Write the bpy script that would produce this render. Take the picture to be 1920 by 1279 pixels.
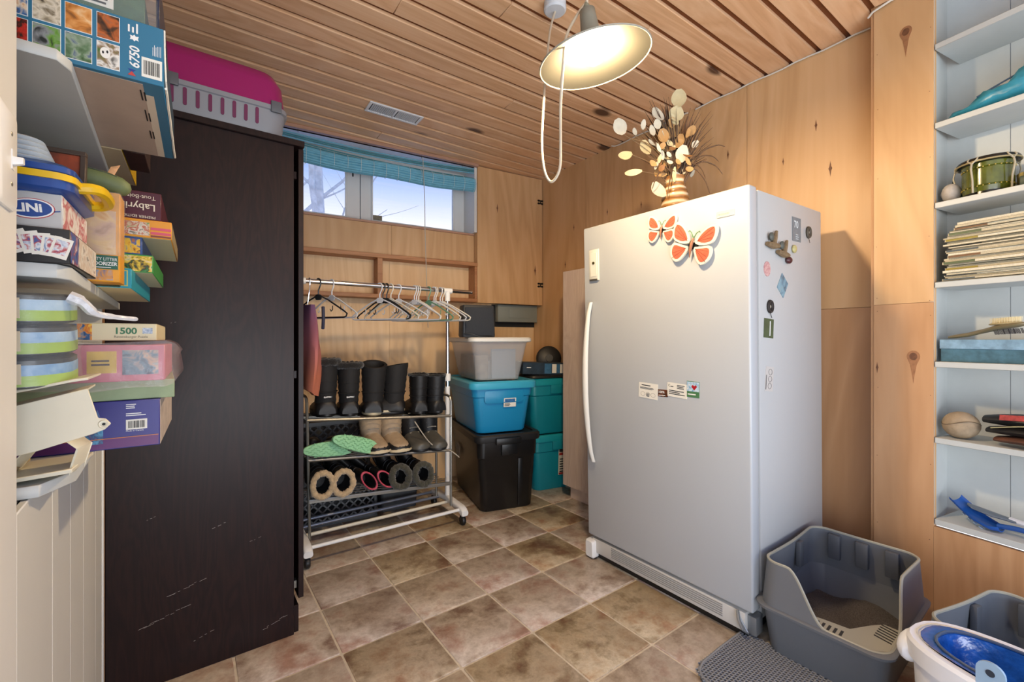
import bpy, bmesh, math, random
from mathutils import Vector, Matrix
random.seed(7)
for o in list(bpy.data.objects): bpy.data.objects.remove(o)
scene = bpy.context.scene
C = scene.collection
PI = math.pi
R = math.radians
def lin(h):
    if isinstance(h, str):
        h = h.lstrip('#'); c = [int(h[i:i+2], 16)/255 for i in (0, 2, 4)]
    else: c = [x/255 for x in h]
    return tuple(x/12.92 if x <= .04045 else ((x+.055)/1.055)**2.4 for x in c) + (1,)

# ------------------------------------------------------------------ camera
CAM_H = 1.1
cam = bpy.data.cameras.new('camera'); camo = bpy.data.objects.new('camera', cam); C.objects.link(camo)
camo.location = (0, 0, CAM_H); camo.rotation_euler = (R(90), 0, R(-35.5))
cam.sensor_width = 36; cam.lens = 825*36/1920; cam.shift_y = -4.5/1920; cam.clip_start = .02
scene.camera = camo
# ------------------------------------------------------------------ world: pale winter sky, white towards the horizon
w = bpy.data.worlds.new('sky'); scene.world = w; w.use_nodes = True
nt = w.node_tree; nt.nodes.clear()
wo = nt.nodes.new('ShaderNodeOutputWorld'); bg = nt.nodes.new('ShaderNodeBackground')
tc = nt.nodes.new('ShaderNodeTexCoord'); sp = nt.nodes.new('ShaderNodeSeparateXYZ'); cr = nt.nodes.new('ShaderNodeValToRGB')
nt.links.new(tc.outputs['Generated'], sp.inputs[0]); nt.links.new(sp.outputs['Z'], cr.inputs[0])
nt.links.new(cr.outputs[0], bg.inputs['Color']); nt.links.new(bg.outputs[0], wo.inputs[0])
cr.color_ramp.elements[0].position = .225; cr.color_ramp.elements[0].color = lin('fbfcff')
cr.color_ramp.elements[1].position = .37; cr.color_ramp.elements[1].color = lin('6f9ff2')
bg.inputs['Strength'].default_value = .95
# ------------------------------------------------------------------ added daylight-coloured fill lights behind the camera
def area(name, loc, rot, sx, sy, power, col=(1, 1, 1)):
    l = bpy.data.lights.new(name, 'AREA'); l.shape = 'RECTANGLE'; l.size = sx; l.size_y = sy; l.energy = power; l.color = col
    o = bpy.data.objects.new(name, l); C.objects.link(o); o.location = loc; o.rotation_euler = rot; return o
area('fill_left_behind', (-1.5, -1.7, 1.0), (R(106), 0, R(-47)), 3.2, 1.9, 36, (.88, .935, 1.0))  # added unseen fill from the left, brightens the freezer front
area('fill_ceiling_upward', (.3, -2.0, .55), (R(138), 0, R(-6)), 3.0, 1.4, 66, (.88, .935, 1.0))  # added low fill tilted upward to brighten the ceiling
BULB = 800.0
vs = scene.view_settings
vs.view_transform = 'Standard'; vs.look = 'None'; vs.exposure = 0.42; vs.gamma = 1.0; vs.use_curve_mapping = False

# ------------------------------------------------------------------ materials
MATS = {}
def base_mat(name):
    m = bpy.data.materials.new(name); m.use_nodes = True
    return m, m.node_tree, m.node_tree.nodes['Principled BSDF']
def N(nt, t, **kw):
    n = nt.nodes.new(t)
    for k, v in kw.items():
        if k in n.inputs: n.inputs[k].default_value = v
        else: setattr(n, k, v)
    return n
def mat(name, col, rough=.5, metal=0, noise=None, bump=None, trans=0, alpha=1, coat=0, emit=None, sheen=0, spec=.5):
    if name in MATS: return MATS[name]
    m, nt, b = base_mat(name); c = lin(col) if not (isinstance(col, tuple) and len(col) == 4) else col
    b.inputs['Base Color'].default_value = c; b.inputs['Roughness'].default_value = rough; b.inputs['Metallic'].default_value = metal
    b.inputs['Transmission Weight'].default_value = trans; b.inputs['Alpha'].default_value = alpha
    b.inputs['Coat Weight'].default_value = coat; b.inputs['Sheen Weight'].default_value = sheen; b.inputs['Specular IOR Level'].default_value = spec
    if emit: b.inputs['Emission Color'].default_value = lin(emit[0]); b.inputs['Emission Strength'].default_value = emit[1]
    L = nt.links.new
    if noise or bump:
        tc = N(nt, 'ShaderNodeTexCoord')
    if noise:
        sc, amt = noise[0], noise[1]
        n = N(nt, 'ShaderNodeTexNoise', Scale=sc, Detail=6.0, Roughness=.6); L(tc.outputs['Object'], n.inputs['Vector'])
        r = N(nt, 'ShaderNodeValToRGB'); L(n.outputs['Fac'], r.inputs[0])
        r.color_ramp.elements[0].position = .3; r.color_ramp.elements[1].position = .7
        c2 = lin(noise[2]) if len(noise) > 2 else tuple(max(0, x*(1-amt)) for x in c[:3])+(1,)
        r.color_ramp.elements[0].color = c2; r.color_ramp.elements[1].color = c if len(noise) > 2 else tuple(min(1, x*(1+amt)) for x in c[:3])+(1,)
        L(r.outputs[0], b.inputs['Base Color'])
    if bump:
        n2 = N(nt, 'ShaderNodeTexNoise', Scale=bump[0], Detail=4.0); L(tc.outputs['Object'], n2.inputs['Vector'])
        bp = N(nt, 'ShaderNodeBump', Strength=bump[1], Distance=.004); L(n2.outputs['Fac'], bp.inputs['Height']); L(bp.outputs[0], b.inputs['Normal'])
    MATS[name] = m; return m
def wood(name, c1, c2, c3, axis='z', rough=.5, sc=3.0, rnd=.12, knots=0.0, coat=0.0, fine=.25, knotcol='5a3a22', spec=.5):
    """stretched-noise wood grain, tone varying a little from piece to piece"""
    if name in MATS: return MATS[name]
    m, nt, b = base_mat(name); L = nt.links.new
    b.inputs['Roughness'].default_value = rough; b.inputs['Coat Weight'].default_value = coat; b.inputs['Specular IOR Level'].default_value = spec
    tc = N(nt, 'ShaderNodeTexCoord'); oi = N(nt, 'ShaderNodeObjectInfo')
    off = N(nt, 'ShaderNodeVectorMath', operation='SCALE'); cx = N(nt, 'ShaderNodeCombineXYZ')
    for i in range(3): L(oi.outputs['Random'], cx.inputs[i])
    L(cx.outputs[0], off.inputs[0]); off.inputs['Scale'].default_value = 37.0
    ad = N(nt, 'ShaderNodeVectorMath', operation='ADD'); L(tc.outputs['Object'], ad.inputs[0]); L(off.outputs[0], ad.inputs[1])
    def mapped(a, bb):
        mp = N(nt, 'ShaderNodeMapping'); s = [a, a, a]; s['xyz'.index(axis)] = bb; mp.inputs['Scale'].default_value = s
        L(ad.outputs[0], mp.inputs['Vector']); return mp
    m1 = mapped(sc, sc*.13); n1 = N(nt, 'ShaderNodeTexNoise', Scale=1.0, Detail=5.0, Distortion=1.6); L(m1.outputs[0], n1.inputs['Vector'])
    # rings: the noise value folded several times gives cathedral lines
    mul = N(nt, 'ShaderNodeMath', operation='MULTIPLY'); mul.inputs[1].default_value = 9.0; L(n1.outputs['Fac'], mul.inputs[0])
    pp = N(nt, 'ShaderNodeMath', operation='PINGPONG'); pp.inputs[1].default_value = .5; L(mul.outputs[0], pp.inputs[0])
    m2 = mapped(sc*28, sc*.8); n2 = N(nt, 'ShaderNodeTexNoise', Scale=1.0, Detail=3.0); L(m2.outputs[0], n2.inputs['Vector'])
    mix = N(nt, 'ShaderNodeMath', operation='MULTIPLY_ADD'); L(n2.outputs['Fac'], mix.inputs[0]); mix.inputs[1].default_value = fine*2; L(pp.outputs[0], mix.inputs[2])
    r = N(nt, 'ShaderNodeValToRGB'); L(mix.outputs[0], r.inputs[0]); e = r.color_ramp.elements
    e[0].position = .1; e[0].color = lin(c1); e[1].position = .85; e[1].color = lin(c3); k = e.new(.45); k.color = lin(c2)
    hs = N(nt, 'ShaderNodeHueSaturation'); L(r.outputs[0], hs.inputs['Color'])
    mr = N(nt, 'ShaderNodeMapRange'); L(oi.outputs['Random'], mr.inputs[0]); mr.inputs['To Min'].default_value = 1-rnd; mr.inputs['To Max'].default_value = 1+rnd
    L(mr.outputs[0], hs.inputs['Value']); out = hs.outputs[0]
    if knots:
        vm = mapped(1.0, .55); v = N(nt, 'ShaderNodeTexVoronoi', Scale=knots); L(vm.outputs[0], v.inputs['Vector'])
        r2 = N(nt, 'ShaderNodeValToRGB'); L(v.outputs['Distance'], r2.inputs[0]); r2.color_ramp.elements[0].position = .07; r2.color_ramp.elements[1].position = .13
        r2.color_ramp.elements[0].color = (1, 1, 1, 1); r2.color_ramp.elements[1].color = (0, 0, 0, 1)
        mx = N(nt, 'ShaderNodeMix', data_type='RGBA'); L(r2.outputs[0], mx.inputs[0]); L(out, mx.inputs[6]); mx.inputs[7].default_value = lin(knotcol); out = mx.outputs[2]
    L(out, b.inputs['Base Color'])
    MATS[name] = m; return m
def multi(name, cols, scale=20, rough=.4, stretch=(1, 1, 1), seed=0.0):
    """printed picture: blotches of several colours"""
    if name in MATS: return MATS[name]
    m, nt, b = base_mat(name); L = nt.links.new; b.inputs['Roughness'].default_value = rough
    tc = N(nt, 'ShaderNodeTexCoord'); mp = N(nt, 'ShaderNodeMapping'); mp.inputs['Scale'].default_value = stretch; mp.inputs['Location'].default_value = (seed, seed*.7, seed*1.3)
    L(tc.outputs['Object'], mp.inputs['Vector'])
    n = N(nt, 'ShaderNodeTexNoise', Scale=scale, Detail=3.0, Distortion=.8); L(mp.outputs[0], n.inputs['Vector'])
    r = N(nt, 'ShaderNodeValToRGB'); L(n.outputs['Fac'], r.inputs[0]); e = r.color_ramp.elements
    k = len(cols); pos = [.3+.4*i/(k-1) for i in range(k)]
    e[0].position = pos[0]; e[0].color = lin(cols[0]); e[1].position = pos[-1]; e[1].color = lin(cols[-1])
    for i in range(1, k-1): q = e.new(pos[i]); q.color = lin(cols[i])
    L(r.outputs[0], b.inputs['Base Color']); MATS[name] = m; return m
def film(name, col, opacity=.35, rough=.12):
    """thin clear plastic film"""
    if name in MATS: return MATS[name]
    m, nt, b = base_mat(name); L = nt.links.new
    b.inputs['Base Color'].default_value = lin(col); b.inputs['Roughness'].default_value = rough; b.inputs['Specular IOR Level'].default_value = .9
    tc = N(nt, 'ShaderNodeTexCoord'); n = N(nt, 'ShaderNodeTexNoise', Scale=28.0, Detail=5.0, Distortion=1.5); L(tc.outputs['Object'], n.inputs['Vector'])
    bp = N(nt, 'ShaderNodeBump', Strength=.8, Distance=.006); L(n.outputs['Fac'], bp.inputs['Height']); L(bp.outputs[0], b.inputs['Normal'])
    b.inputs['Alpha'].default_value = opacity
    MATS[name] = m; return m

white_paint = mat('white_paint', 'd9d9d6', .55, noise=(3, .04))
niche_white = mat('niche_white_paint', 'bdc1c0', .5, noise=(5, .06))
ply = wood('birch_plywood', 'c2996c', 'cca477', 'd4ae84', 'z', .42, 1.6, .03, fine=.18)
ply_back_lit = wood('back_plywood_painted_lit', 'dcb586', 'e4c092', 'ebcaa0', 'z', .45, 1.8, .03, fine=.18)  # plywood brightened in colour to stand for lamp light on the back wall
ply_dark = wood('plywood_lower', 'b3875f', 'bd9169', 'c69b73', 'z', .42, 1.6, .03, fine=.18)
board_mat = wood('pine_shelf_board', 'a06b45', 'ad7850', 'b98459', 'x', .5, 4, .06)
pine = wood('pine_plank', 'd6a87e', 'e2b78e', 'eac49e', 'x', .5, 3.2, .08, knots=2.9, fine=.25, knotcol='5e4334')
pine_groove = mat('groove_wood_shade', '7c4a28', .6, noise=(14, .12))  # brown wood, darkened further for the shade inside the grooves
wenge = wood('dark_wenge_laminate', '1a1213', '201516', '271918', 'z', .36, 9, .0, fine=.3, spec=.22)
black = mat('black_plastic', '17181a', .45)
chrome = mat('chrome', 'd8dade', .12, 1.0)
steel = mat('grey_tube', '8f8e88', .35, .85)
white_plastic = mat('white_plastic', 'e4e4e2', .35)
cream_plastic = mat('cream_plastic', 'ddd8c6', .4)
ink = mat('black_ink', '1c1c1e', .6); paper = mat('white_card', 'e3e0d6', .6); ink_white = mat('white_ink', 'e8e8e6', .5)
cardboard = mat('grey_cardboard', 'b09c8c', .8, noise=(9, .08))

# ------------------------------------------------------------------ mesh helpers
class MB:
    def __init__(s): s.v = []; s.f = []
    def add(s, vs, fs):
        n = len(s.v); s.v += [tuple(v) for v in vs]; s.f += [tuple(i+n for i in f) for f in fs]; return s
    def box(s, x0, x1, y0, y1, z0, z1):
        return s.add([(x0, y0, z0), (x1, y0, z0), (x1, y1, z0), (x0, y1, z0), (x0, y0, z1), (x1, y0, z1), (x1, y1, z1), (x0, y1, z1)],
            [(0, 3, 2, 1), (4, 5, 6, 7), (0, 1, 5, 4), (1, 2, 6, 5), (2, 3, 7, 6), (3, 0, 4, 7)])
    def obox(s, O, U, V, W):
        O, U, V, W = map(Vector, (O, U, V, W))
        p = [O, O+U, O+U+V, O+V]; p += [q+W for q in p]
        return s.add(p, [(0, 3, 2, 1), (4, 5, 6, 7), (0, 1, 5, 4), (1, 2, 6, 5), (2, 3, 7, 6), (3, 0, 4, 7)])
    def loft(s, rings, cap0=True, cap1=True, closed=False):
        n = len(rings[0]); base = len(s.v)
        for r in rings: s.v += [tuple(p) for p in r]
        m = len(rings)
        for i in range(m if closed else m-1):
            a = base+i*n; b = base+((i+1) % m)*n
            for j in range(n):
                k = (j+1) % n; s.f.append((a+j, a+k, b+k, b+j))
        if not closed:
            if cap0: s.f.append(tuple(base+j for j in range(n))[::-1])
            if cap1: s.f.append(tuple(base+(m-1)*n+j for j in range(n)))
        return s
    def tube(s, pts, r, seg=8, closed=False):
        pts = [Vector(p) for p in pts]; m = len(pts); rr = r if isinstance(r, (list, tuple)) else [r]*m
        rings = []; up = None
        for i, p in enumerate(pts):
            if closed: t = pts[(i+1) % m]-pts[i-1]
            else: t = (pts[min(i+1, m-1)]-pts[max(i-1, 0)])
            t.normalize()
            if up is None:
                up = Vector((0, 0, 1)) if abs(t.z) < .9 else Vector((1, 0, 0))
            a = (up-t*up.dot(t))
            if a.length < 1e-6: a = t.orthogonal()
            a.normalize(); up = a; b = t.cross(a)
            rings.append([p+(a*math.cos(2*PI*j/seg)+b*math.sin(2*PI*j/seg))*rr[i] for j in range(seg)])
        return s.loft(rings, closed=closed)
    def lathe(s, prof, seg=24, c=(0, 0, 0), cap0=True, cap1=True):
        rings = [[(c[0]+r*math.cos(2*PI*j/seg), c[1]+r*math.sin(2*PI*j/seg), c[2]+z) for j in range(seg)] for r, z in prof]
        return s.loft(rings, cap0, cap1)
    def prism(s, poly, d0, d1, f):
        return s.loft([[f(a, b, d0) for a, b in poly], [f(a, b, d1) for a, b in poly]])
    def ball(s, c, r, seg=16, rings=10):
        r = r if isinstance(r, (tuple, list)) else (r, r, r)
        rs = []
        for i in range(1, rings):
            th = PI*i/rings
            rs.append([(c[0]+r[0]*math.sin(th)*math.cos(2*PI*j/seg), c[1]+r[1]*math.sin(th)*math.sin(2*PI*j/seg), c[2]-r[2]*math.cos(th)) for j in range(seg)])
        return s.loft(rs)
    def xf(s, M):
        s.v = [tuple(M @ Vector(p)) for p in s.v]; return s
    def mesh(s, name, bevel=0, smooth=True, seg=2, ang=38):
        me = bpy.data.meshes.new(name); me.from_pydata(s.v, [], s.f)
        bm = bmesh.new(); bm.from_mesh(me)
        bmesh.ops.recalc_face_normals(bm, faces=bm.faces)
        if bevel:
            es = [e for e in bm.edges if len(e.link_faces) == 2 and e.calc_face_angle(0) > .5]
            bmesh.ops.bevel(bm, geom=es, offset=bevel, segments=seg, affect='EDGES', profile=.5)
        bm.to_mesh(me); bm.free()
        if smooth:
            me.shade_smooth(); me.set_sharp_from_angle(angle=R(ang))
        return me
    def build(s, name, m, parent=None, bevel=0, smooth=True, seg=2, ang=38, loc=None, rot=None):
        me = s.mesh(name, bevel, smooth, seg, ang); me.materials.append(m)
        return link(name, me, parent, loc, rot)
def link(name, me, parent=None, loc=None, rot=None):
    o = bpy.data.objects.new(name, me); C.objects.link(o)
    if parent: o.parent = parent
    if loc: o.location = loc
    if rot: o.rotation_euler = rot
    return o
def tag(o, label, cat, group=None):
    o['label'] = label; o['category'] = cat
    if group: o['group'] = group
    return o
def thing(name, label, cat, loc=(0, 0, 0), rot=(0, 0, 0), group=None):
    o = bpy.data.objects.new(name, None); C.objects.link(o); o.empty_display_size = .05
    o.location = loc; o.rotation_euler = rot; return tag(o, label, cat, group)
def struct(o): o['kind'] = 'structure'; return o
def B(*a): return MB().box(*a)
def rr(w, d, r, n=5, cx=0, cy=0):
    """rounded rectangle outline, counter-clockwise"""
    out = []
    for qx, qy, a0 in ((1, 1, 0), (-1, 1, 90), (-1, -1, 180), (1, -1, 270)):
        for i in range(n+1):
            a = R(a0+90*i/n); out.append((cx+qx*(w/2-r)+r*math.cos(a), cy+qy*(d/2-r)+r*math.sin(a)))
    return out
def plate(name, m, parent, O, U, V, w, h, t=.0006):
    """thin printed piece lying on a face: O lower-left corner, U and V along its sides"""
    U = Vector(U).normalized(); V = Vector(V).normalized(); W = U.cross(V)
    return MB().obox(Vector(O), U*w, V*h, W*t).build(name, m, parent, smooth=False)
def discplate(name, m, parent, c, U, V, rx, ry, t=.0006, seg=24, rot=0):
    U = Vector(U).normalized(); V = Vector(V).normalized(); W = U.cross(V); c = Vector(c)
    pts = []
    for i in range(seg):
        a = 2*PI*i/seg; x, y = rx*math.cos(a), ry*math.sin(a); x, y = x*math.cos(rot)-y*math.sin(rot), x*math.sin(rot)+y*math.cos(rot); pts.append((x, y))
    return MB().prism(pts, 0, t, lambda a, b, d: c+U*a+V*b+W*d).build(name, m, parent, smooth=False)
def text(s, size, m, parent, O, U, V, name='lettering', align='LEFT', bold=0.0, sx=1.0, t=.0004, shear=0):
    cu = bpy.data.curves.new(name, 'FONT'); cu.body = s; cu.size = size; cu.align_x = align; cu.offset = bold; cu.resolution_u = 3; cu.shear = shear
    tmp = bpy.data.objects.new(name+'_tmp', cu); me = bpy.data.meshes.new_from_object(tmp)
    U = Vector(U).normalized(); V = Vector(V).normalized(); W = U.cross(V); O = Vector(O)
    for v in me.vertices: v.co = O+U*(v.co.x*sx)+V*v.co.y+W*t
    bpy.data.objects.remove(tmp); bpy.data.curves.remove(cu)
    me.name = name; me.materials.clear(); me.materials.append(m)
    return link(name, me, parent)
def copies(o, parent=None, loc=None, rot=None):
    c = o.copy(); C.objects.link(c)
    if parent: c.parent = parent
    if loc: c.location = loc
    if rot: c.rotation_euler = rot
    return c
def copy_tree(root, loc=None, rot=None, label=None):
    r = copies(root, None, loc, rot)
    if label: r['label'] = label
    for ch in list(root.children):
        k = copies(ch, r)
        for g in list(ch.children): copies(g, k)
    return r
def lines(name, m, parent, O, U, V, w, h, n, rnd=.35):
    """a block of small print: rows of short bars"""
    U = Vector(U).normalized(); V = Vector(V).normalized(); W = U.cross(V); mb = MB(); O = Vector(O)
    for i in range(n):
        ww = w*(1-random.random()*rnd); mb.obox(O+V*(h*(n-1-i)/n), U*ww, V*(h/n*.45), W*.0005)
    return mb.build(name, m, parent, smooth=False)
def barcode(parent, O, U, V, w, h):
    plate('barcode_label', paper, parent, O, U, V, w, h, .0006)
    U = Vector(U).normalized(); V = Vector(V).normalized(); W = U.cross(V); mb = MB(); O = Vector(O); x = .1*w
    rs = random.Random(3)
    while x < .88*w:
        b = rs.uniform(.015, .05)*w; mb.obox(O+U*x+V*h*.15, U*b, V*h*.7, W*.001); x += b+rs.uniform(.015, .045)*w
    mb.build('barcode', ink, parent, smooth=False)
XP, YP, ZP = Vector((1, 0, 0)), Vector((0, 1, 0)), Vector((0, 0, 1))
# ================================================================== STRUCTURE
CEIL = 2.475
# ---- floor: grout bed with separate ceramic tiles
def tile_material():
    m, nt, b = base_mat('stone_look_tile'); L = nt.links.new
    b.inputs['Roughness'].default_value = .42
    oi = N(nt, 'ShaderNodeObjectInfo'); ge = N(nt, 'ShaderNodeNewGeometry')
    cx = N(nt, 'ShaderNodeCombineXYZ')
    for i in range(3): L(oi.outputs['Random'], cx.inputs[i])
    sc = N(nt, 'ShaderNodeVectorMath', operation='SCALE'); L(cx.outputs[0], sc.inputs[0]); sc.inputs['Scale'].default_value = 23.0
    ad = N(nt, 'ShaderNodeVectorMath', operation='ADD'); L(ge.outputs['Position'], ad.inputs[0]); L(sc.outputs[0], ad.inputs[1])
    n1 = N(nt, 'ShaderNodeTexNoise', Scale=4.4, Detail=9.0, Roughness=.68, Distortion=.12); L(ad.outputs[0], n1.inputs['Vector'])
    n2 = N(nt, 'ShaderNodeTexNoise', Scale=26.0, Detail=6.0, Roughness=.7); L(ad.outputs[0], n2.inputs['Vector'])
    r1 = N(nt, 'ShaderNodeValToRGB'); L(n1.outputs['Fac'], r1.inputs[0]); e = r1.color_ramp.elements
    e[0].position = .36; e[0].color = lin('85654e'); e[1].position = .64; e[1].color = lin('a87f62')
    for p, c in ((.43, 'a59478'), (.50, 'cabda4'), (.575, 'b8a284')): q = e.new(p); q.color = lin(c)
    # second, cooler palette picked tile by tile
    r2 = N(nt, 'ShaderNodeValToRGB'); L(n1.outputs['Fac'], r2.inputs[0]); e = r2.color_ramp.elements
    e[0].position = .36; e[0].color = lin('92796c'); e[1].position = .64; e[1].color = lin('b08f80')
    for p, c in ((.43, 'b9ab9e'), (.51, 'd6cdc4'), (.58, 'c2ada2')): q = e.new(p); q.color = lin(c)
    mr = N(nt, 'ShaderNodeMapRange'); L(oi.outputs['Random'], mr.inputs[0]); mr.inputs['From Min'].default_value = .25; mr.inputs['From Max'].default_value = .75
    mx = N(nt, 'ShaderNodeMix', data_type='RGBA'); L(mr.outputs[0], mx.inputs[0]); L(r1.outputs[0], mx.inputs[6]); L(r2.outputs[0], mx.inputs[7])
    r3 = N(nt, 'ShaderNodeValToRGB'); L(n2.outputs['Fac'], r3.inputs[0]); r3.color_ramp.elements[0].position = .25; r3.color_ramp.elements[0].color = (.62, .58, .55, 1); r3.color_ramp.elements[1].position = .62; r3.color_ramp.elements[1].color = (1.05, 1.05, 1.05, 1)
    ml = N(nt, 'ShaderNodeMix', data_type='RGBA', blend_type='MULTIPLY'); ml.inputs[0].default_value = .75; L(mx.outputs[2], ml.inputs[6]); L(r3.outputs[0], ml.inputs[7])
    L(ml.outputs[2], b.inputs['Base Color'])
    bp = N(nt, 'ShaderNodeBump', Strength=.35, Distance=.004); L(n2.outputs['Fac'], bp.inputs['Height']); L(bp.outputs[0], b.inputs['Normal'])
    return m
tile_mat = tile_material(); grout = mat('pale_grout', 'd6ccba', .85, noise=(40, .12))
floor = struct(B(-1.4, 3.0, -4.6, 1.6, -.04, -.003).build('floor', grout, smooth=False, loc=(.40, 2.205, 0), rot=(0, 0, R(.72))))
TP = .305
tile_me = None
for i in range(-4, 11):
    for j in range(-3, 7):
        X, Y = .4+TP*(j+.5), 2.205-TP*(i+.5)
        if X > 2.55 or Y < -.75 or Y > 3.4 or X < -.5: continue
        if X < -.1 and Y < .6: continue
        if tile_me is None:
            h = TP/2-.0036
            tile_me = MB().loft([[(a, b, z) for a, b in rr(2*q, 2*q, .006, 2)] for q, z in ((h, -.008), (h, -.0022), (h-.0022, 0))]).mesh('tile', smooth=True, ang=60); tile_me.materials.append(tile_mat)
        link('tile', tile_me, floor, loc=(TP*(j+.5), -TP*(i+.5), 0))
# ---- ceiling: brown backing darkened for groove shade with separate pine boards, narrow open grooves
ceiling = struct(B(-1.0, 2.45, .60, 3.5, CEIL+.016, CEIL+.05).box(-1.0, 2.05, -1.2, .60, CEIL+.016, CEIL+.05).build('ceiling', pine_groove, smooth=False))
B(1.9, 2.75, -1.2, .75, 2.76, 2.80).build('light_leak_cover', mat('leak_cover_dark', '3a2c24', .85, noise=(9, .3)), ceiling, smooth=False)  # slab added above the niche to keep light from leaking in
PB = .1195
k = 0
rnd = random.Random(11)
def board(y0, x0, x1):
    B(x0, x1, y0+.0125, y0+PB-.0125, CEIL, CEIL+.017).build('plank', pine, ceiling, bevel=.002, seg=1)
for i in range(-15, 21):
    y0 = .984+PB*i
    if y0 < -.9 or y0 > 3.2: continue
    cut = rnd.choice([None, None, rnd.uniform(.2, 1.9)])
    xe = 2.43 if y0 > .6 else 2.306-.1746*(.62-y0)
    if cut: board(y0, -.9, cut-.001); board(y0, cut+.001, xe)
    else: board(y0, -.9, xe)
# ---- right wall of plywood sheets, and the angled built-in panel in front of it
wr = struct(B(2.435, 2.50, .52, 3.2, 0, CEIL+.01).build('wall_right', ply_dark, smooth=False))
def sheet(par, x0, x1, y0, y1, z0, z1, m, name='plywood_sheet'): return B(x0, x1, y0, y1, z0, z1).build(name, m, par, smooth=False)
sheet(wr, 2.42, 2.435, .52, 1.20, 1.2405, 2.475, ply); sheet(wr, 2.42, 2.435, .52, 1.20, 0, 1.2385, ply_dark)
sheet(wr, 2.42, 2.435, 1.202, 2.42, 1.2405, 2.475, ply); sheet(wr, 2.42, 2.435, 1.202, 2.42, 0, 1.2385, ply_dark)
sheet(wr, 2.42, 2.435, 2.422, 3.2, 0, 2.475, ply)
knotm = mat('knot_brown', '6b4630', .5, noise=(60, .3)); knotl = mat('knot_ring', '9a6c4a', .5, noise=(80, .2))
def knot(par, O, U, V, s=1.0, big=False):
    U, V = Vector(U), Vector(V); W = U.cross(V); O = Vector(O)
    if big:   # pear-shaped knot with a long tail
        pts = [(.020*math.cos(a), .022*math.sin(a)) for a in [R(x) for x in range(-20, 201, 20)]]; pts += [(-.010, -.03), (-.003, -.075), (0, -.1), (.003, -.075), (.010, -.03)]
        MB().prism(pts, 0, .0004, lambda a, b, d: O+U*a*s+V*b*s+W*d).build('knot', knotl, par, smooth=False)
        pts = [(.012*math.cos(R(a)), .014*math.sin(R(a))) for a in range(0, 360, 24)]
        MB().prism(pts, 0, .0007, lambda a, b, d: O+U*a*s+V*b*s+W*d).build('knot_heart', knotm, par, smooth=False)
    else:
        pts = [(.0, .028), (.003, .008), (.006, 0), (.003, -.008), (0, -.03), (-.003, -.008), (-.006, 0), (-.003, .008)]
        MB().prism(pts, 0, .0004, lambda a, b, d: O+U*a*s+V*b*s+W*d).build('knot', knotm, par, smooth=False)
for y, z, s in ((.874, 2.126, 1), (.781, 2.06, .0), (.815, 1.90, 1.3), (1.306, 2.132, 1), (1.02, 2.0, .7), (1.62, 1.93, 1.1), (1.9, 2.0, .9), (2.2, 2.02, .9), (2.55, 1.98, 1.0), (2.65, 1.7, 1.1), (2.5, 1.62, .9)):
    if s: knot(wr, (2.4198, y, z), (0, -1, 0), (0, 0, 1), s)
# angled panel: local frame, local +y runs away from the camera, local -x faces the room
AP = R(-9.9)
panel = struct(MB().box(0, .018, -.193, 0, 0, 2.75).build('wall_shelving', ply, smooth=False, loc=(2.31, .62, 0), rot=(0, 0, AP)))
sheet(panel, -.004, 0, -.193, 0, 1.2405, 2.74, ply, 'plywood_sheet'); sheet(panel, -.004, 0, -.193, 0, 0, 1.2385, ply_dark, 'plywood_sheet')
sheet(panel, -.004, .014, -.90, -.1935, 0, .388, ply_dark, 'plywood_sheet')
B(0, .09, -.004, .012, 0, 2.5).build('side_panel', ply_dark, panel, smooth=False)
knot(panel, (-.0043, -.108, 2.318), (0, -1, 0), (0, 0, 1), 1.0, True); knot(panel, (-.0043, -.132, 1.03), (0, -1, 0), (0, 0, 1), 1.05, True)
knot(panel, (-.0043, -.012, .98), (0, -1, 0), (0, 0, 1), .8); 
nails = MB()
for z in (.35, .62, .9, 1.2, 1.25, 1.5, 1.78, 2.05, 2.3):
    for y in (-.012, -.182): nails.ball((-.0042, y+random.uniform(-.003, .003), z+random.uniform(-.02, .02)), (.0012, .0016, .0016), 6, 4)
nails.build('nail_heads', knotm, panel)
# the recess with seven white shelves
bc = thing('built_in_bookcase', 'white built-in bookcase recessed in the plywood wall at right', 'bookcase', (2.31, .62, 0), (0, 0, AP))
sd = .20
a = R(9.9)

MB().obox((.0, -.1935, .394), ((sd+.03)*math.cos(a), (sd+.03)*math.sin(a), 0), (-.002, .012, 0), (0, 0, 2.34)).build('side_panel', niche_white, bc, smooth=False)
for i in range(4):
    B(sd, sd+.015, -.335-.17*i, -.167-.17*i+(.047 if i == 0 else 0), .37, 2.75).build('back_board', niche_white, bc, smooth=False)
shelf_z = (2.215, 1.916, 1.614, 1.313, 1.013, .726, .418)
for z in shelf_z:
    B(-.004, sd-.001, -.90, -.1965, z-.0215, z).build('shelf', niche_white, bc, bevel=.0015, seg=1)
beam = struct(B(2.33, 2.475, -.30, .43, 2.60, 2.757).build('trim_1', mat('dark_old_beam', '2e2420', .8, noise=(12, .3)), smooth=False, bevel=.004))
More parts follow.
